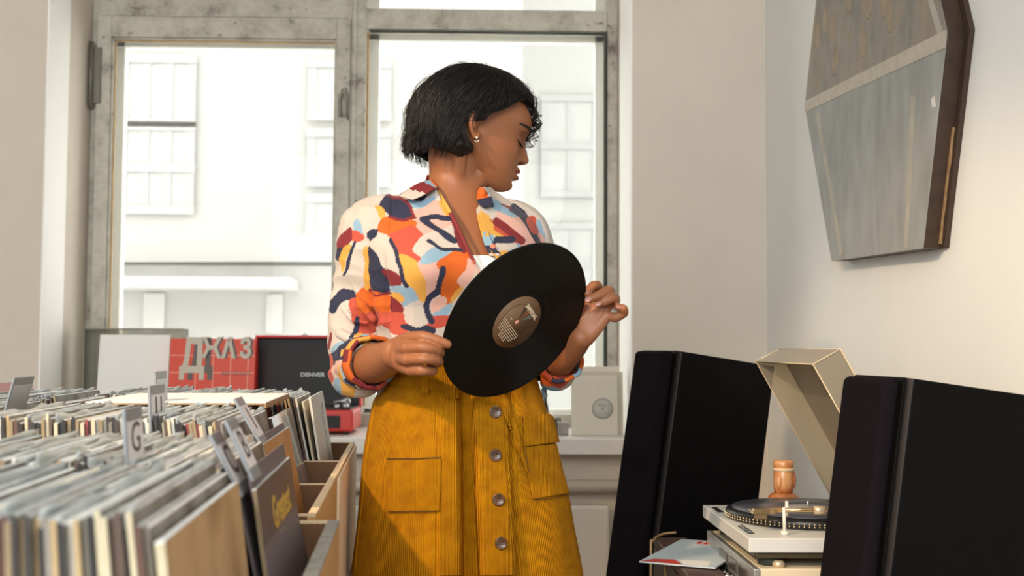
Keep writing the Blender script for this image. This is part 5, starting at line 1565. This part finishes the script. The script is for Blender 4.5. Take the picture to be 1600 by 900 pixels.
# shapes of the print: coordinates in a 2.646x enlargement with origin (500,280)
PG = [('P', [(390, 140), (480, 90), (540, 150), (555, 190), (430, 230), (400, 260), (370, 200)]), ('N', [(248, 118), (285, 80), (330, 82), (365, 110), (390, 158), (340, 172), (280, 150)]),
      ('O', [(250, 190), (270, 158), (330, 178), (388, 174), (390, 200), (350, 230), (300, 252), (256, 228)]), ('C', [(280, 240), (388, 195), (428, 245), (395, 262), (380, 300), (420, 325), (390, 348), (350, 325), (310, 275)]),
      ('W', [(212, 260), (250, 236), (295, 248), (312, 300), (328, 350), (345, 405), (300, 385), (262, 378), (235, 320)]), ('N', [(202, 280), (230, 288), (262, 370), (292, 400), (282, 475), (240, 480), (208, 458), (202, 400)]),
      ('N', [(194, 232), (215, 208), (248, 210), (244, 240), (215, 262)]), ('B', [(260, 378), (300, 376), (338, 400), (342, 432), (308, 450), (283, 432)]),
      ('M', [(328, 312), (400, 345), (438, 400), (444, 470), (410, 520), (380, 470), (355, 420), (342, 370)]), ('P', [(395, 345), (490, 335), (498, 380), (488, 440), (450, 485), (442, 470), (435, 395)]), ('L', [(412, 338), (470, 288), (530, 288), (575, 305), (500, 338), (440, 358)]),
      ('L', [(288, 445), (340, 438), (378, 445), (410, 490), (385, 530), (335, 520), (345, 490), (310, 470)]), ('M', [(282, 475), (320, 462), (352, 490), (345, 510), (300, 500)]), ('B', [(280, 485), (320, 498), (345, 530), (332, 562), (290, 548), (278, 520)]),
      ('C', [(280, 552), (338, 552), (365, 600), (352, 645), (290, 628), (268, 590)]), ('O', [(160, 468), (200, 445), (245, 468), (280, 490), (278, 560), (240, 575), (158, 572), (146, 520)]), ('C', [(148, 560), (278, 548), (272, 600), (228, 612), (205, 655), (158, 645), (146, 600)]),
      ('O', [(490, 345), (540, 312), (602, 300), (624, 330), (602, 360), (602, 400), (572, 440), (546, 520), (506, 490), (498, 440), (520, 390), (488, 368)]), ('P', [(608, 325), (645, 360), (635, 400), (592, 445), (568, 425), (580, 395), (600, 380)]), ('M', [(548, 475), (592, 438), (580, 475), (540, 530)]),
      ('L', [(462, 565), (540, 512), (548, 532), (525, 565), (470, 585)]), ('P', [(458, 512), (505, 478), (532, 510), (470, 560)]), ('C', [(395, 610), (430, 578), (530, 560), (525, 605), (470, 618)]), ('N', [(342, 598), (470, 610), (474, 640), (440, 645), (348, 622)]), ('W', [(348, 540), (400, 498), (432, 515), (452, 590), (400, 608), (360, 592)]),
      ('L', [(142, 190), (158, 165), (188, 222), (160, 244)]), ('M', [(228, 112), (258, 126), (270, 158), (248, 172)]), ('C', [(132, 230), (150, 212), (188, 238), (165, 264), (138, 256)]), ('B', [(96, 240), (135, 196), (142, 250), (110, 284), (84, 296)]), ('N', [(80, 288), (112, 286), (97, 340), (84, 335)]), ('M', [(100, 288), (142, 266), (112, 350), (92, 395)]),
      ('M', [(182, 290), (208, 282), (206, 455), (178, 445), (186, 380)]), ('N', [(62, 545), (76, 458), (110, 455), (148, 475), (142, 498), (100, 498), (72, 560)]), ('C', [(118, 500), (150, 490), (158, 560), (138, 600)]), ('N', [(148, 568), (165, 572), (152, 652), (122, 674), (138, 620)]), ('M', [(148, 636), (205, 650), (205, 695), (146, 684)]),
      ('N', [(46, 748), (58, 708), (110, 684), (170, 690), (132, 712), (110, 748), (60, 770)]), ('L', [(50, 710), (90, 676), (120, 682), (60, 720)]), ('B', [(50, 640), (62, 640), (50, 705), (38, 700)]), ('C', [(30, 735), (48, 720), (60, 800), (52, 850), (34, 800)]), ('P', [(60, 770), (118, 745), (120, 790), (80, 830)]), ('M', [(80, 810), (120, 780), (150, 850), (130, 890), (90, 880)]), ('L', [(60, 830), (82, 820), (100, 890), (70, 880)]),
      ('W', [(388, 285), (420, 238), (470, 235), (452, 265), (432, 305), (394, 308)]), ('B', [(540, 172), (566, 190), (608, 298), (580, 308), (556, 240)]), ('M', [(488, 95), (530, 98), (558, 172), (518, 156)]), ('L', [(362, 96), (440, 92), (462, 76), (475, 92), (420, 122), (378, 122)]), ('N', [(330, 66), (400, 60), (440, 75), (420, 96), (370, 92)]), ('B', [(350, 20), (425, 5), (440, 40), (420, 66), (372, 66)])]
ST = [('B', [(283, 80), (335, 84), (376, 122), (391, 160), (350, 176), (290, 160)], 6), ('N', [(298, 255), (325, 320), (342, 385), (362, 438)], 8), ('N', [(508, 370), (495, 410), (490, 465), (450, 495), (437, 520), (459, 590)], 12), ('N', [(148, 265), (130, 330), (105, 392)], 6),
      ('N', [(420, 166), (480, 158), (545, 170)], 11), ('N', [(425, 170), (470, 205), (556, 262)], 12), ('N', [(445, 262), (500, 290), (582, 300)], 7), ('B', [(204, 455), (245, 480), (286, 472)], 5), ('B', [(318, 408), (322, 412)], 8)]
def chaikin(p, n=2):
    cx_ = sum(a for a, b in p) / len(p); cy_ = sum(b for a, b in p) / len(p); p = [(cx_ + (a - cx_) * 1.13, cy_ + (b - cy_) * 1.10) for a, b in p]
    for _ in range(n):
        q = []
        for i in range(len(p)):
            a, b = p[i], p[(i + 1) % len(p)]
            q += [(a[0] * .78 + b[0] * .22, a[1] * .78 + b[1] * .22), (a[0] * .22 + b[0] * .78, a[1] * .22 + b[1] * .78)]
        p = q
    return p
scol[frontish & (px < 745)] = PC['W']
wx = px + .9 * np.sin(py * .19 + px * .07); wy = py + .9 * np.sin(px * .17)
for c_, pl in PG:
    m = inpoly(wx, wy, chaikin([(500 + x / 2.646, 280 + y / 2.646) for x, y in pl])) & frontish & (px < 745)
    scol[m] = PC[c_]
for c_, pl, r in ST:
    q = [(500 + x / 2.646, 280 + y / 2.646) for x, y in pl]; r = r / 2.646
    d = np.full(len(P), 1e9)
    for (x0, y0), (x1, y1) in zip(q[:-1], q[1:]):
        dx, dy = x1 - x0, y1 - y0; t = np.clip(((wx - x0) * dx + (wy - y0) * dy) / (dx * dx + dy * dy + 1e-9), 0, 1)
        d = np.minimum(d, np.hypot(wx - x0 - t * dx, wy - y0 - t * dy))
    m = (d < r) & frontish & (px < 745); scol[m] = PC[c_]
# right front (image right): coordinates in a 6.92x enlargement with origin (740,270)
ST2 = [('M', [(80, 400), (120, 620), (200, 600)], 70), ('W', [(60, 370), (190, 430)], 50), ('P', [(330, 480), (480, 560), (580, 720)], 95), ('M', [(260, 640), (420, 720)], 40), ('C', [(260, 590), (480, 720)], 40), ('B', [(240, 530), (340, 590), (520, 740)], 38), ('L', [(230, 350), (420, 440)], 60), ('N', [(420, 390), (520, 450), (580, 540), (620, 640), (680, 740)], 42), ('B', [(310, 340), (400, 375)], 15), ('C', [(620, 520), (650, 620)], 50), ('L', [(690, 540), (735, 700)], 24), ('P', [(700, 680), (730, 740)], 28), ('L', [(130, 680), (180, 710)], 50), ('N', [(260, 720), (420, 720)], 38), ('N', [(160, 770), (210, 760)], 28), ('W', [(250, 820), (440, 790)], 34), ('N', [(220, 860), (260, 880)], 24), ('N', [(180, 300), (200, 370)], 14)]
for c_, pl, r in ST2:
    q = [(740 + x / 6.92, 270 + y / 6.92) for x, y in pl]; r = r / 6.92
    d = np.full(len(P), 1e9)
    for (x0, y0), (x1, y1) in zip(q[:-1], q[1:]):
        dx, dy = x1 - x0, y1 - y0; t = np.clip(((px - x0) * dx + (py - y0) * dy) / (dx * dx + dy * dy + 1e-9), 0, 1)
        d = np.minimum(d, np.hypot(px - x0 - t * dx, py - y0 - t * dy))
    m = (d < r) & frontish & (px >= 745) & (py < 420); scol[m] = PC[c_]
# fill the rest of the front below the record with the loose print
rest = frontish & (px >= 745) & (py >= 420)
scol[rest] = np.array([PC[keys[k]] for k in sk])[bi][rest]
set_col(sme, scol)
kill = vcut | neck | below
bm = bmesh.new(); bm.from_mesh(sme); bm.verts.ensure_lookup_table()
bmesh.ops.delete(bm, geom=[bm.verts[i] for i in np.nonzero(kill)[0]], context='VERTS')
bm.to_mesh(sme); bm.free()
clothp = vcol_mat('printed_cotton', rough=.8, bump=.12, bscale=900, sheen=.1)
shirt = wput(obj_from(sme, 'shirt', clothp))
md = shirt.modifiers.new('s', 'SOLIDIFY'); md.thickness = .0014; md.offset = -1
# flat-colour print pieces for collar, plackets and cuffs
def cm_(k): return mat('print_' + k, PAL[k], .8, bump=.12, bscale=900)
pm_ = {k: cm_(k) for k in PAL}
pmats = [pm_[k] for k in 'WNBOMLCP']; ki = {k: i for i, k in enumerate('WNBOMLCP')}
def patch_sheet(quads_px, name, thick=.0022, n=14, colf=None, par=None):
    """bilinear sheet between two polylines A and B [(px,py,Y)..]; colf(s,t)->key"""
    A, B = quads_px
    PA = smooth_path([at(*a) for a in A], 6); PB = smooth_path([at(*b) for b in B], 6)
    m = min(len(PA), len(PB)); PA = PA[:m]; PB = PB[:m]
    vs = []; fs = []; mi = []
    for i in range(m):
        for j in range(n + 1):
            vs.append(PA[i].lerp(PB[i], j / n))
    for i in range(m - 1):
        for j in range(n):
            a = i * (n + 1) + j; fs.append((a, a + 1, a + n + 2, a + n + 1)); mi.append(ki[colf(i / (m - 1), j / n)])
    mb = MB(); mb.v = [tuple(v) for v in vs]; mb.f = fs; mb.m = mi; mb.sm = [True] * len(fs)
    o = mb.build(name, pmats); md = o.modifiers.new('s', 'SOLIDIFY'); md.thickness = thick; md.offset = 0
    return wput(o)
# collar: left wing, right wing, back band
patch_sheet(([(676, 281, 2.170), (658, 285, 2.150), (636, 297, 2.125), (624, 306, 2.110)], [(684, 292, 2.130), (674, 298, 2.112), (655, 308, 2.100), (644, 312, 2.098)]), 'collar', colf=lambda s, t: 'B' if .28 < s + .15 * t < .6 else ('W' if s + .15 * t >= .6 else ('O' if s < .10 else 'L')))
patch_sheet(([(749, 294, 2.175), (745, 303, 2.155), (747, 317, 2.135), (757, 324, 2.13)], [(756, 293, 2.18), (764, 301, 2.16), (769, 311, 2.145), (770, 322, 2.14)]), 'collar', colf=lambda s, t: 'N' if s > .5 else ('O' if t < .8 else 'L'))
patch_sheet(([(664, 287, 2.20), (680, 296, 2.262), (712, 298, 2.282), (745, 296, 2.262), (757, 292, 2.215)], [(668, 273, 2.20), (682, 279, 2.250), (712, 281, 2.268), (742, 279, 2.250), (752, 280, 2.215)]), 'collar_band', colf=lambda s, t: 'B' if s < .3 else ('L' if s < .5 else ('N' if s > .8 else 'C')))
patch_sheet(([(676, 288, 2.165), (689, 314, 2.128), (707, 345, 2.100), (728, 389, 2.068), (740, 412, 2.060)], [(680, 287, 2.160), (695, 312, 2.125), (712, 343, 2.097), (732, 387, 2.066), (744, 411, 2.058)]), 'placket', n=6, colf=lambda s, t: 'M' if .12 < s < .38 else ('B' if .38 <= s < .9 else 'C'))
patch_sheet(([(744, 312, 2.170), (745, 335, 2.150), (751, 362, 2.125), (758, 384, 2.105), (766, 400, 2.095)], [(752, 308, 2.172), (756, 335, 2.150), (763, 362, 2.126), (772, 384, 2.108), (782, 400, 2.098)]), 'placket', n=6, colf=lambda s, t: 'W' if s < .22 else ('M' if s < .55 else ('L' if s < .75 else ('N' if s < .88 else 'W'))))
for (bx, by, bY) in ((757, 340, 2.1455), (770, 385, 2.1045)):
    wput(MB().lathe([(.0042, 0), (.0050, .0008), (.0046, .0018), (.003, .0014)], (0, 0, 0), 18, M=Matrix.Translation(at(bx, by, bY)) @ Matrix.Rotation(R(90), 4, 'X')).build('shirt_button', mat('button_coral', '#e2603c', .35)))
wput(MB().ell(at(753, 302, 2.15), (.008, .005, .011)).build('collar_fold', pm_['O']))
# cuffs: thick bands around the forearm
def cuff(c, ax, r, wdt, keys_, seedv):
    ax = ax.normalized(); a = ax.cross(ZV).normalized(); b = ax.cross(a)
    n = 40; prof = [(-wdt / 2, -.004), (-wdt / 2 + .003, .001), (0, .0025), (wdt / 2 - .003, .002), (wdt / 2, -.002), (wdt / 2 - .004, -.006)]
    vs = []; fs = []; mi = []; rs = random.Random(seedv); ph_ = rs.uniform(0, 6)
    for t, dr in prof:
        for k in range(n):
            an = 2 * math.pi * k / n; rr = r + dr + .0015 * math.sin(an * 5 + ph_) + .001 * math.sin(an * 11)
            vs.append(c + ax * (t + .002 * math.sin(an * 2 + ph_)) + (a * math.cos(an) + b * math.sin(an)) * rr)
    for i in range(len(prof) - 1):
        for k in range(n):
            fs.append((i * n + k, i * n + (k + 1) % n, (i + 1) * n + (k + 1) % n, (i + 1) * n + k)); mi.append(ki[keys_[int(len(keys_) * ((k + (3 if i > 2 else 0)) % n) / n)]])
    mb = MB(); mb.v = [tuple(v) for v in vs]; mb.f = fs; mb.m = mi; mb.sm = [True] * len(fs)
    return wput(mb.build('cuff', pmats))
cR = ELR.lerp(FMR, .62); cuff(cR, (FMR - ELR), .0475, .036, 'OOBBCLNBOOMB', 2); cuff(ELR.lerp(FMR, .38), (FMR - ELR), .0490, .024, 'MLNWWCMMPLNN', 6)
cL = ELL.lerp(FML, .78); cuff(cL, (FML - ELL), .0440, .040, 'OOCNOLOOBWMC', 3)

# ---- skirt
skm = bpy.data.materials.new('mustard_corduroy'); skm.use_nodes = True
nt = skm.node_tree; b = nt.nodes['Principled BSDF']; b.inputs['Roughness'].default_value = .85; b.inputs['Sheen Weight'].default_value = .0
b.inputs['Specular IOR Level'].default_value = .15
uvn = nt.nodes.new('ShaderNodeUVMap'); sep = nt.nodes.new('ShaderNodeSeparateXYZ'); nt.links.new(uvn.outputs[0], sep.inputs[0])
m1 = nt.nodes.new('ShaderNodeMath'); m1.operation = 'MULTIPLY'; m1.inputs[1].default_value = 2 * math.pi; nt.links.new(sep.outputs[0], m1.inputs[0])
m2_ = nt.nodes.new('ShaderNodeMath'); m2_.operation = 'SINE'; nt.links.new(m1.outputs[0], m2_.inputs[0])
bp = nt.nodes.new('ShaderNodeBump'); bp.inputs['Strength'].default_value = .75; bp.inputs['Distance'].default_value = .0012; nt.links.new(m2_.outputs[0], bp.inputs['Height']); nt.links.new(bp.outputs[0], b.inputs['Normal'])
tc = nt.nodes.new('ShaderNodeTexCoord'); nz = nt.nodes.new('ShaderNodeTexNoise'); nz.inputs['Scale'].default_value = 45; nz.inputs['Detail'].default_value = 6; nt.links.new(tc.outputs['Object'], nz.inputs[0])
rp = nt.nodes.new('ShaderNodeValToRGB'); rp.color_ramp.elements[0].position = .3; rp.color_ramp.elements[1].position = .7
rp.color_ramp.elements[0].color = (*srgb('#a56a02'), 1); rp.color_ramp.elements[1].color = (*srgb('#be8002'), 1)
nt.links.new(nz.outputs[0], rp.inputs[0])
mr = nt.nodes.new('ShaderNodeMapRange'); mr.inputs[1].default_value = -1; mr.inputs[2].default_value = 1; mr.inputs[3].default_value = .80; mr.inputs[4].default_value = 1.05
nt.links.new(m2_.outputs[0], mr.inputs[0])
mxx = nt.nodes.new('ShaderNodeMixRGB'); mxx.blend_type = 'MULTIPLY'; mxx.inputs[0].default_value = 1
nt.links.new(rp.outputs[0], mxx.inputs[1]); nt.links.new(mr.outputs[0], mxx.inputs[2]); nt.links.new(mxx.outputs[0], b.inputs['Base Color'])

SKL = ctl([560, 590, 605, 626, 651, 694, 722, 768, 820, 896, 930], [607, 604, 601, 588, 582, 573, 569, 565, 560, 551, 548])
SKR = ctl([560, 590, 605, 626, 651, 694, 722, 768, 820, 893, 930], [836, 839, 843, 849, 857, 867, 873, 887, 896, 909, 913])
SD = ctl([560, 600, 650, 720, 900, 930], [.100, .103, .122, .138, .160, .163])
SYC = 2.195
ZWT = at(722, 570, SYC).z; ZHEM = at(722, 899, 2.05).z
def skirt_pt(px_, py_, off=0.0):
    """front surface point seen at pixel (px_,py_): solve on elliptic front"""
    L, Rr = float(SKL(py_)), float(SKR(py_)); c = (L + Rr) / 2; hw = (Rr - L) / 2
    t = max(-.995, min(.995, (px_ - c) / hw)); d = float(SD(py_))
    Y = SYC - (d + off) * math.sqrt(1 - abs(t) ** 2.3)
    return at(px_, py_, Y)
nu, nv = 720, 150
vs = []; uvs = []
HEM = 902
for j in range(nv + 1):
    s = j / nv; py_ = 566 + (HEM - 566) * s
    L, Rr = float(SKL(py_)), float(SKR(py_)); c = (L + Rr) / 2; hw = (Rr - L) / 2; d = float(SD(py_))
    for i in range(nu):
        a = 2 * math.pi * i / nu            # 0 = image right, 3pi/2.. front
        ca, sa = math.cos(a), math.sin(a)
        fx = math.copysign(abs(ca) ** .93, ca); fy = -math.copysign(abs(sa) ** .93, sa)   # sa>0 => front
        if sa > 0: Y = SYC + d * fy
        else: Y = SYC + d * 1.02 * fy
        px_ = c + hw * fx
        disp = .0
        if sa > 0:
            # overlap steps: left panel raised over the recess, placket raised
            xl_ = 700 + 23 * min(1, (py_ - 590) / 60) if py_ < 650 else 723
            e1 = 715 + 8 * s; 
            rec0, rec1 = e1, 738 + 15 * s
            pr0, pr1 = rec1, 786 + 18 * s
            sm_ = lambda x, x0, w: 1 / (1 + math.exp(-(x - x0) / w))
            disp -= .032 * max(0, min(1, (py_ - 625) / 70)) * sm_(px_, rec0, .8) * (1 - sm_(px_, rec1, .8))
            disp += .030 * (1 - sm_(px_, rec0, .8)) * sm_(px_, 560 + 40, 22)
            disp += .010 * sm_(px_, pr0, 1.0) * (1 - sm_(px_, pr1, .8))
            disp += .0025 * math.exp(-((px_ - 690) / 1.6) ** 2) * -1 * (s > .1)
            disp -= .008 * math.exp(-((px_ - (pr1 + 7)) / 5) ** 2) * min(1, s * 3)
            disp += .005 * math.exp(-((px_ - (pr1 + 22 + 10 * s)) / 9) ** 2) * max(0, 1 - s * 1.3)
            disp += .006 * math.sin((px_ - 850) * .07 + 1.4 * s) * (px_ > 806) * min(1, s * 2)
        ang = a
        disp += .012 * s * s * math.sin(5 * ang + .6) * (.6 if sa > 0 else 1) + (.0035 * math.sin((px_ - 560) * .055 + 2.2 * s) * s if sa > 0 else 0)
        disp += .0010 * math.sin(17 * ang + 5 * s)
        # gathered waist
        dirx, diry = fx, fy
        p = at(px_, py_, Y)
        z = at(c, py_, SYC).z
        p = Vector((at(px_, py_, SYC).x + dirx * disp * .4, Y + diry * disp, z))
        vs.append(p); uvs.append((i / nu * 300, s))
mb = MB(); mb.add(vs, grid_fs(nv + 1, nu), 0, True)
sk = mb.build('skirt', skm)
uvl = sk.data.uv_layers.new(name='UVMap')
ua = np.array(uvs, dtype=np.float32)
li = np.empty(len(sk.data.loops), dtype=np.int32); sk.data.loops.foreach_get('vertex_index', li)
U2 = ua[li].copy()
# fix the seam where i wraps
ls = np.empty(len(sk.data.polygons), dtype=np.int32); sk.data.polygons.foreach_get('loop_start', ls)
for s_ in ls:
    q = U2[s_:s_ + 4, 0]
    if q.max() - q.min() > 150: q[q < 150] += 300
uvl.data.foreach_set('uv', U2.ravel())
md = sk.modifiers.new('s', 'SOLIDIFY'); md.thickness = .0025; md.offset = -1
wput(sk)
skb = BVHTree.FromObject(sk, bpy.context.evaluated_depsgraph_get())
def sk_hit(px_, py_, off=.0):
    d = ray(px_, py_).normalized(); h = skb.ray_cast(CAMP, d)
    if h[0] is None: return skirt_pt(px_, py_, off)
    n = h[1] if h[1].dot(d) < 0 else -h[1]
    return h[0] + n * off
def sk_patch(poly_l, poly_r, name, off=.003, n=10, wales=None, m=16):
    """patch of cloth lying on the skirt between two pixel polylines"""
    def samp(pl, t):
        k = t * (len(pl) - 1); i = min(int(k), len(pl) - 2); f = k - i
        return (pl[i][0] + (pl[i + 1][0] - pl[i][0]) * f, pl[i][1] + (pl[i + 1][1] - pl[i][1]) * f)
    vs = []; uv = []
    for j in range(m + 1):
        a = samp(poly_l, j / m); b_ = samp(poly_r, j / m)
        for i in range(n + 1):
            f = i / n; q = (a[0] + (b_[0] - a[0]) * f, a[1] + (b_[1] - a[1]) * f)
            vs.append(sk_hit(*q, off)); uv.append((q[0] * .50 if wales is None else wales * f, j / m))
    fs = []
    for j in range(m):
        for i in range(n):
            a = j * (n + 1) + i; fs.append((a, a + 1, a + n + 2, a + n + 1))
    mb = MB().add(vs, fs, 0, True); o = mb.build(name, skm); u_ = o.data.uv_layers.new(name='UVMap')
    for l in o.data.loops: u_.data[l.index].uv = uv[l.vertex_index]
    md = o.modifiers.new('s', 'SOLIDIFY'); md.thickness = .0030; md.offset = 0
    md = o.modifiers.new('b', 'BEVEL'); md.width = .0008; md.segments = 2; md.limit_method = 'ANGLE'
    return wput(o)
# front band edge (image left of the opening), waistband, loops, pockets, strap
sk_patch([(697, 606), (693, 660), (691, 720), (689, 800), (688, 899)], [(717, 606), (719, 660), (720, 720), (721, 800), (722, 899)], 'front_band', .0025)
sk_patch([(741, 640), (744, 720), (748, 810), (753, 899)], [(786, 628), (789, 720), (795, 810), (802, 899)], 'button_placket', .0022)
sk_patch([(612, 588), (612, 600)], [(712, 603), (712, 616)], 'waistband', .0035, n=20, m=4)
sk_patch([(658, 590), (660, 615)], [(670, 591), (672, 618)], 'belt_loop', .0060, n=4, m=6)
sk_patch([(700, 597), (701, 622)], [(713, 598), (714, 625)], 'belt_loop', .0058, n=4, m=6)
sk_patch([(776, 622), (790, 660), (808, 705), (820, 738)], [(790, 619), (806, 660), (815, 705), (823, 738)], 'front_strap', .0045, n=6)
sk_patch([(815, 651), (816, 674), (817, 698)], [(857, 648), (863, 670), (868, 692)], 'pocket_flap', .0070, n=10, m=8)
sk_patch([(817, 699), (823, 740), (831, 780)], [(866, 694), (876, 735), (886, 771)], 'patch_pocket', .0035, n=14)
sk_patch([(607, 718), (607, 760), (607, 799)], [(690, 716), (689, 760), (687, 798)], 'patch_pocket', .0028, n=20)
stm = mat('pocket_stitch', '#5a3a08', .8)
def stitch(pl, r=.0009, off=.0052):
    pts = []
    for (x0, y0), (x1, y1) in zip(pl[:-1], pl[1:]):
        for k in range(12): pts.append(sk_hit(x0 + (x1 - x0) * k / 12, y0 + (y1 - y0) * k / 12, off))
    return wput(MB().tube(pts, r, 6).build('pocket_seam', stm))
stitch([(608, 717), (650, 717), (693, 715)], .0014, .0048); stitch([(608, 800), (650, 799.5), (687, 799)], .0006, .0046)
stitch([(831, 781), (858, 779), (886, 772)], .0007, .0046); stitch([(815, 651), (818, 700), (824, 742)], .0007, .006)
# buttons
bm_ = mat('tortoise_button', '#553821', .3, spec=.5, noise=.5, nscale=120, coat=.15); bh = mat('button_hole_dark', '#1d120a', .6)
for (bx, by) in ((773.5, 645), (773.5, 711.5), (778, 781), (782, 848.5)):
    c_ = sk_hit(bx, by, .0035)
    n_ = Vector((.08, -1, .1)).normalized()
    x_ = n_.cross(ZV).normalized(); M_ = frameM(c_, x_, n_.cross(x_), n_)
    o = MB().lathe([(.0085, 0), (.0107, .001), (.0112, .003), (.0100, .0042), (.0085, .0034), (.0070, .0026)], (0, 0, 0), 32, M=M_).build('skirt_button', bm_); wput(o)
    hm = MB()
    for dx, dy in ((-.0022, -.0022), (.0022, -.0022), (.0022, .0022), (-.0022, .0022)):
        hm.lathe([(.0011, .0027), (.0011, .0031)], (dx, dy, 0), 10, M=M_)
    h_ = hm.build('button_holes', bh); h_.parent = o
# belt tie left side seam strip
wput(MB().tube([sk_hit(x, y, .001) for x, y in ((588, 628), (580, 668), (573, 720), (566, 790), (558, 860), (555, 898))], .0016, 6).build('side_seam', skm))
# shoes
shm = mat('shoe_black', '#232022', .4)
for sgn in (-1, 1):
    hx_ = hipc.x + sgn * .097
    wput(MB().bbox((hx_ - .045, 2.01, 0), (hx_ + .045, 2.275, .020), .008).bbox((hx_ - .043, 2.012, .018), (hx_ + .043, 2.272, .070), .024).build('shoe', shm))

# ---- the record she holds
vin = mat('vinyl_black', '#040404', .33, spec=.28)
nt = vin.node_tree; b = nt.nodes['Principled BSDF']
tc = nt.nodes.new('ShaderNodeTexCoord'); gr = nt.nodes.new('ShaderNodeVectorMath'); gr.operation = 'LENGTH'
sp = nt.nodes.new('ShaderNodeSeparateXYZ'); cb_ = nt.nodes.new('ShaderNodeCombineXYZ')
nt.links.new(tc.outputs['Object'], sp.inputs[0]); nt.links.new(sp.outputs[0], cb_.inputs[0]); nt.links.new(sp.outputs[1], cb_.inputs[1]); nt.links.new(cb_.outputs[0], gr.inputs[0])
ms = nt.nodes.new('ShaderNodeMath'); ms.operation = 'MULTIPLY'; ms.inputs[1].default_value = 5200; nt.links.new(gr.outputs['Value'], ms.inputs[0])
sn = nt.nodes.new('ShaderNodeMath'); sn.operation = 'SINE'; nt.links.new(ms.outputs[0], sn.inputs[0])
bp = nt.nodes.new('ShaderNodeBump'); bp.inputs['Strength'].default_value = .25; bp.inputs['Distance'].default_value = .0003; nt.links.new(sn.outputs[0], bp.inputs['Height']); nt.links.new(bp.outputs[0], b.inputs['Normal'])
RM_ = frameM(RC, maj, mnr, dn_)
if RM_.to_3x3().determinant() < 0: RM_ = frameM(RC, -maj, mnr, dn_)
Rr_ = .1512
rec = MB().lathe([(Rr_ - .001, -.0016), (Rr_, -.0010), (Rr_, .0006), (Rr_ - .0012, .0013), (Rr_ - .004, .0008), (.066, .0007), (.064, .0010), (.054, .0007), (.0515, .0010)], (0, 0, 0), 160, smooth=False).build('vinyl_record', vin)
rec.matrix_world = RM_
tag(rec, 'black vinyl record with a brown label, held tilted in both hands of the woman', 'record')
lbm = mat('label_brown', '#6e5136', .5, noise=.08, nscale=50)
MB().lathe([(.0505, .0011), (.0505, .0014)], (0, 0, 0), 72).build('label', lbm, rec)
MB().lathe([(.0362, .00142), (.0362, .00155), (.0354, .00155), (.0354, .00142)], (0, 0, 0), 72).build('label_ring', mat('label_ring_dark', '#4a3524', .5), rec)
MB().lathe([(.0349, .00142), (.0349, .00150)], (0, 0, 0), 72).build('label_centre', lbm, rec)
MB().lathe([(.0045, .0016), (.0045, .0022)], (0, 0, 0), 24).build('spindle_hole', mat('hole_peach', '#d99a7c', .5), rec)
# directions on the disc for the lettering
def to_disc(px_, py_):
    q = RM_.inverted() @ disc_from_px(px_, py_); return Vector((q.x, q.y))
a_ = to_disc(821, 473); b__ = to_disc(839, 500); xd = (b__ - a_).normalized(); yd = Vector((-xd.y, xd.x))
ink = mat('label_print', '#e2cdb0', .5)
def disc_text(s, size, c, bold=0, sx=1.0, name='label_lettering'):
    M_ = Matrix(((xd.x, yd.x, 0, c.x), (xd.y, yd.y, 0, c.y), (0, 0, 1, .0017), (0, 0, 0, 1)))
    return text_obj(s, size, M_, ink, name, rec, .0001, bold, sx=sx)
mid = (a_ + b__) / 2
disc_text('IMPERIAL', .0105, mid - yd * .001, .0004, 1.0)
pr_ = MB(); rs = random.Random(3)
DM = Matrix(((xd.x, yd.x, 0, 0), (xd.y, yd.y, 0, 0), (0, 0, 1, 0), (0, 0, 0, 1)))
for k in range(8):
    yy = -(.0135 + .0036 * k); w_ = math.sqrt(max(0, .046 ** 2 - yy ** 2)) * (.72 if k < 6 else .45); x_ = -w_
    while x_ < w_ * .8:
        l_w = rs.uniform(.0025, .0065); pr_.box((x_, yy, .00162), (min(w_, x_ + l_w), yy + .0012, .0018), M=DM); x_ += l_w + .0012
pr_.box((-.020, -.005, .00162), (-.014, -.0035, .0018), M=DM)
pr_.build('label_small_print', ink, rec)['kind'] = 'stuff'
for (t0, hxc) in ((2.2, '#5d6a60'), (1.75, '#7d4a36'), (1.3, '#3e3428')):
    ang0 = math.atan2(yd.y, yd.x) - t0 + 1.7
    w_ = [(0.006 * math.cos(ang0), .006 * math.sin(ang0))]
    poly_ = [(.005 * math.cos(ang0), .005 * math.sin(ang0))] + [(.030 * math.cos(ang0 + d), .030 * math.sin(ang0 + d)) for d in (-.14, -.05, .05, .14)]
    MB().add([(x, y, .00165) for x, y in poly_], [tuple(range(len(poly_)))]).build('label_ray', mat('ray_' + hxc[1:], hxc, .5), rec)
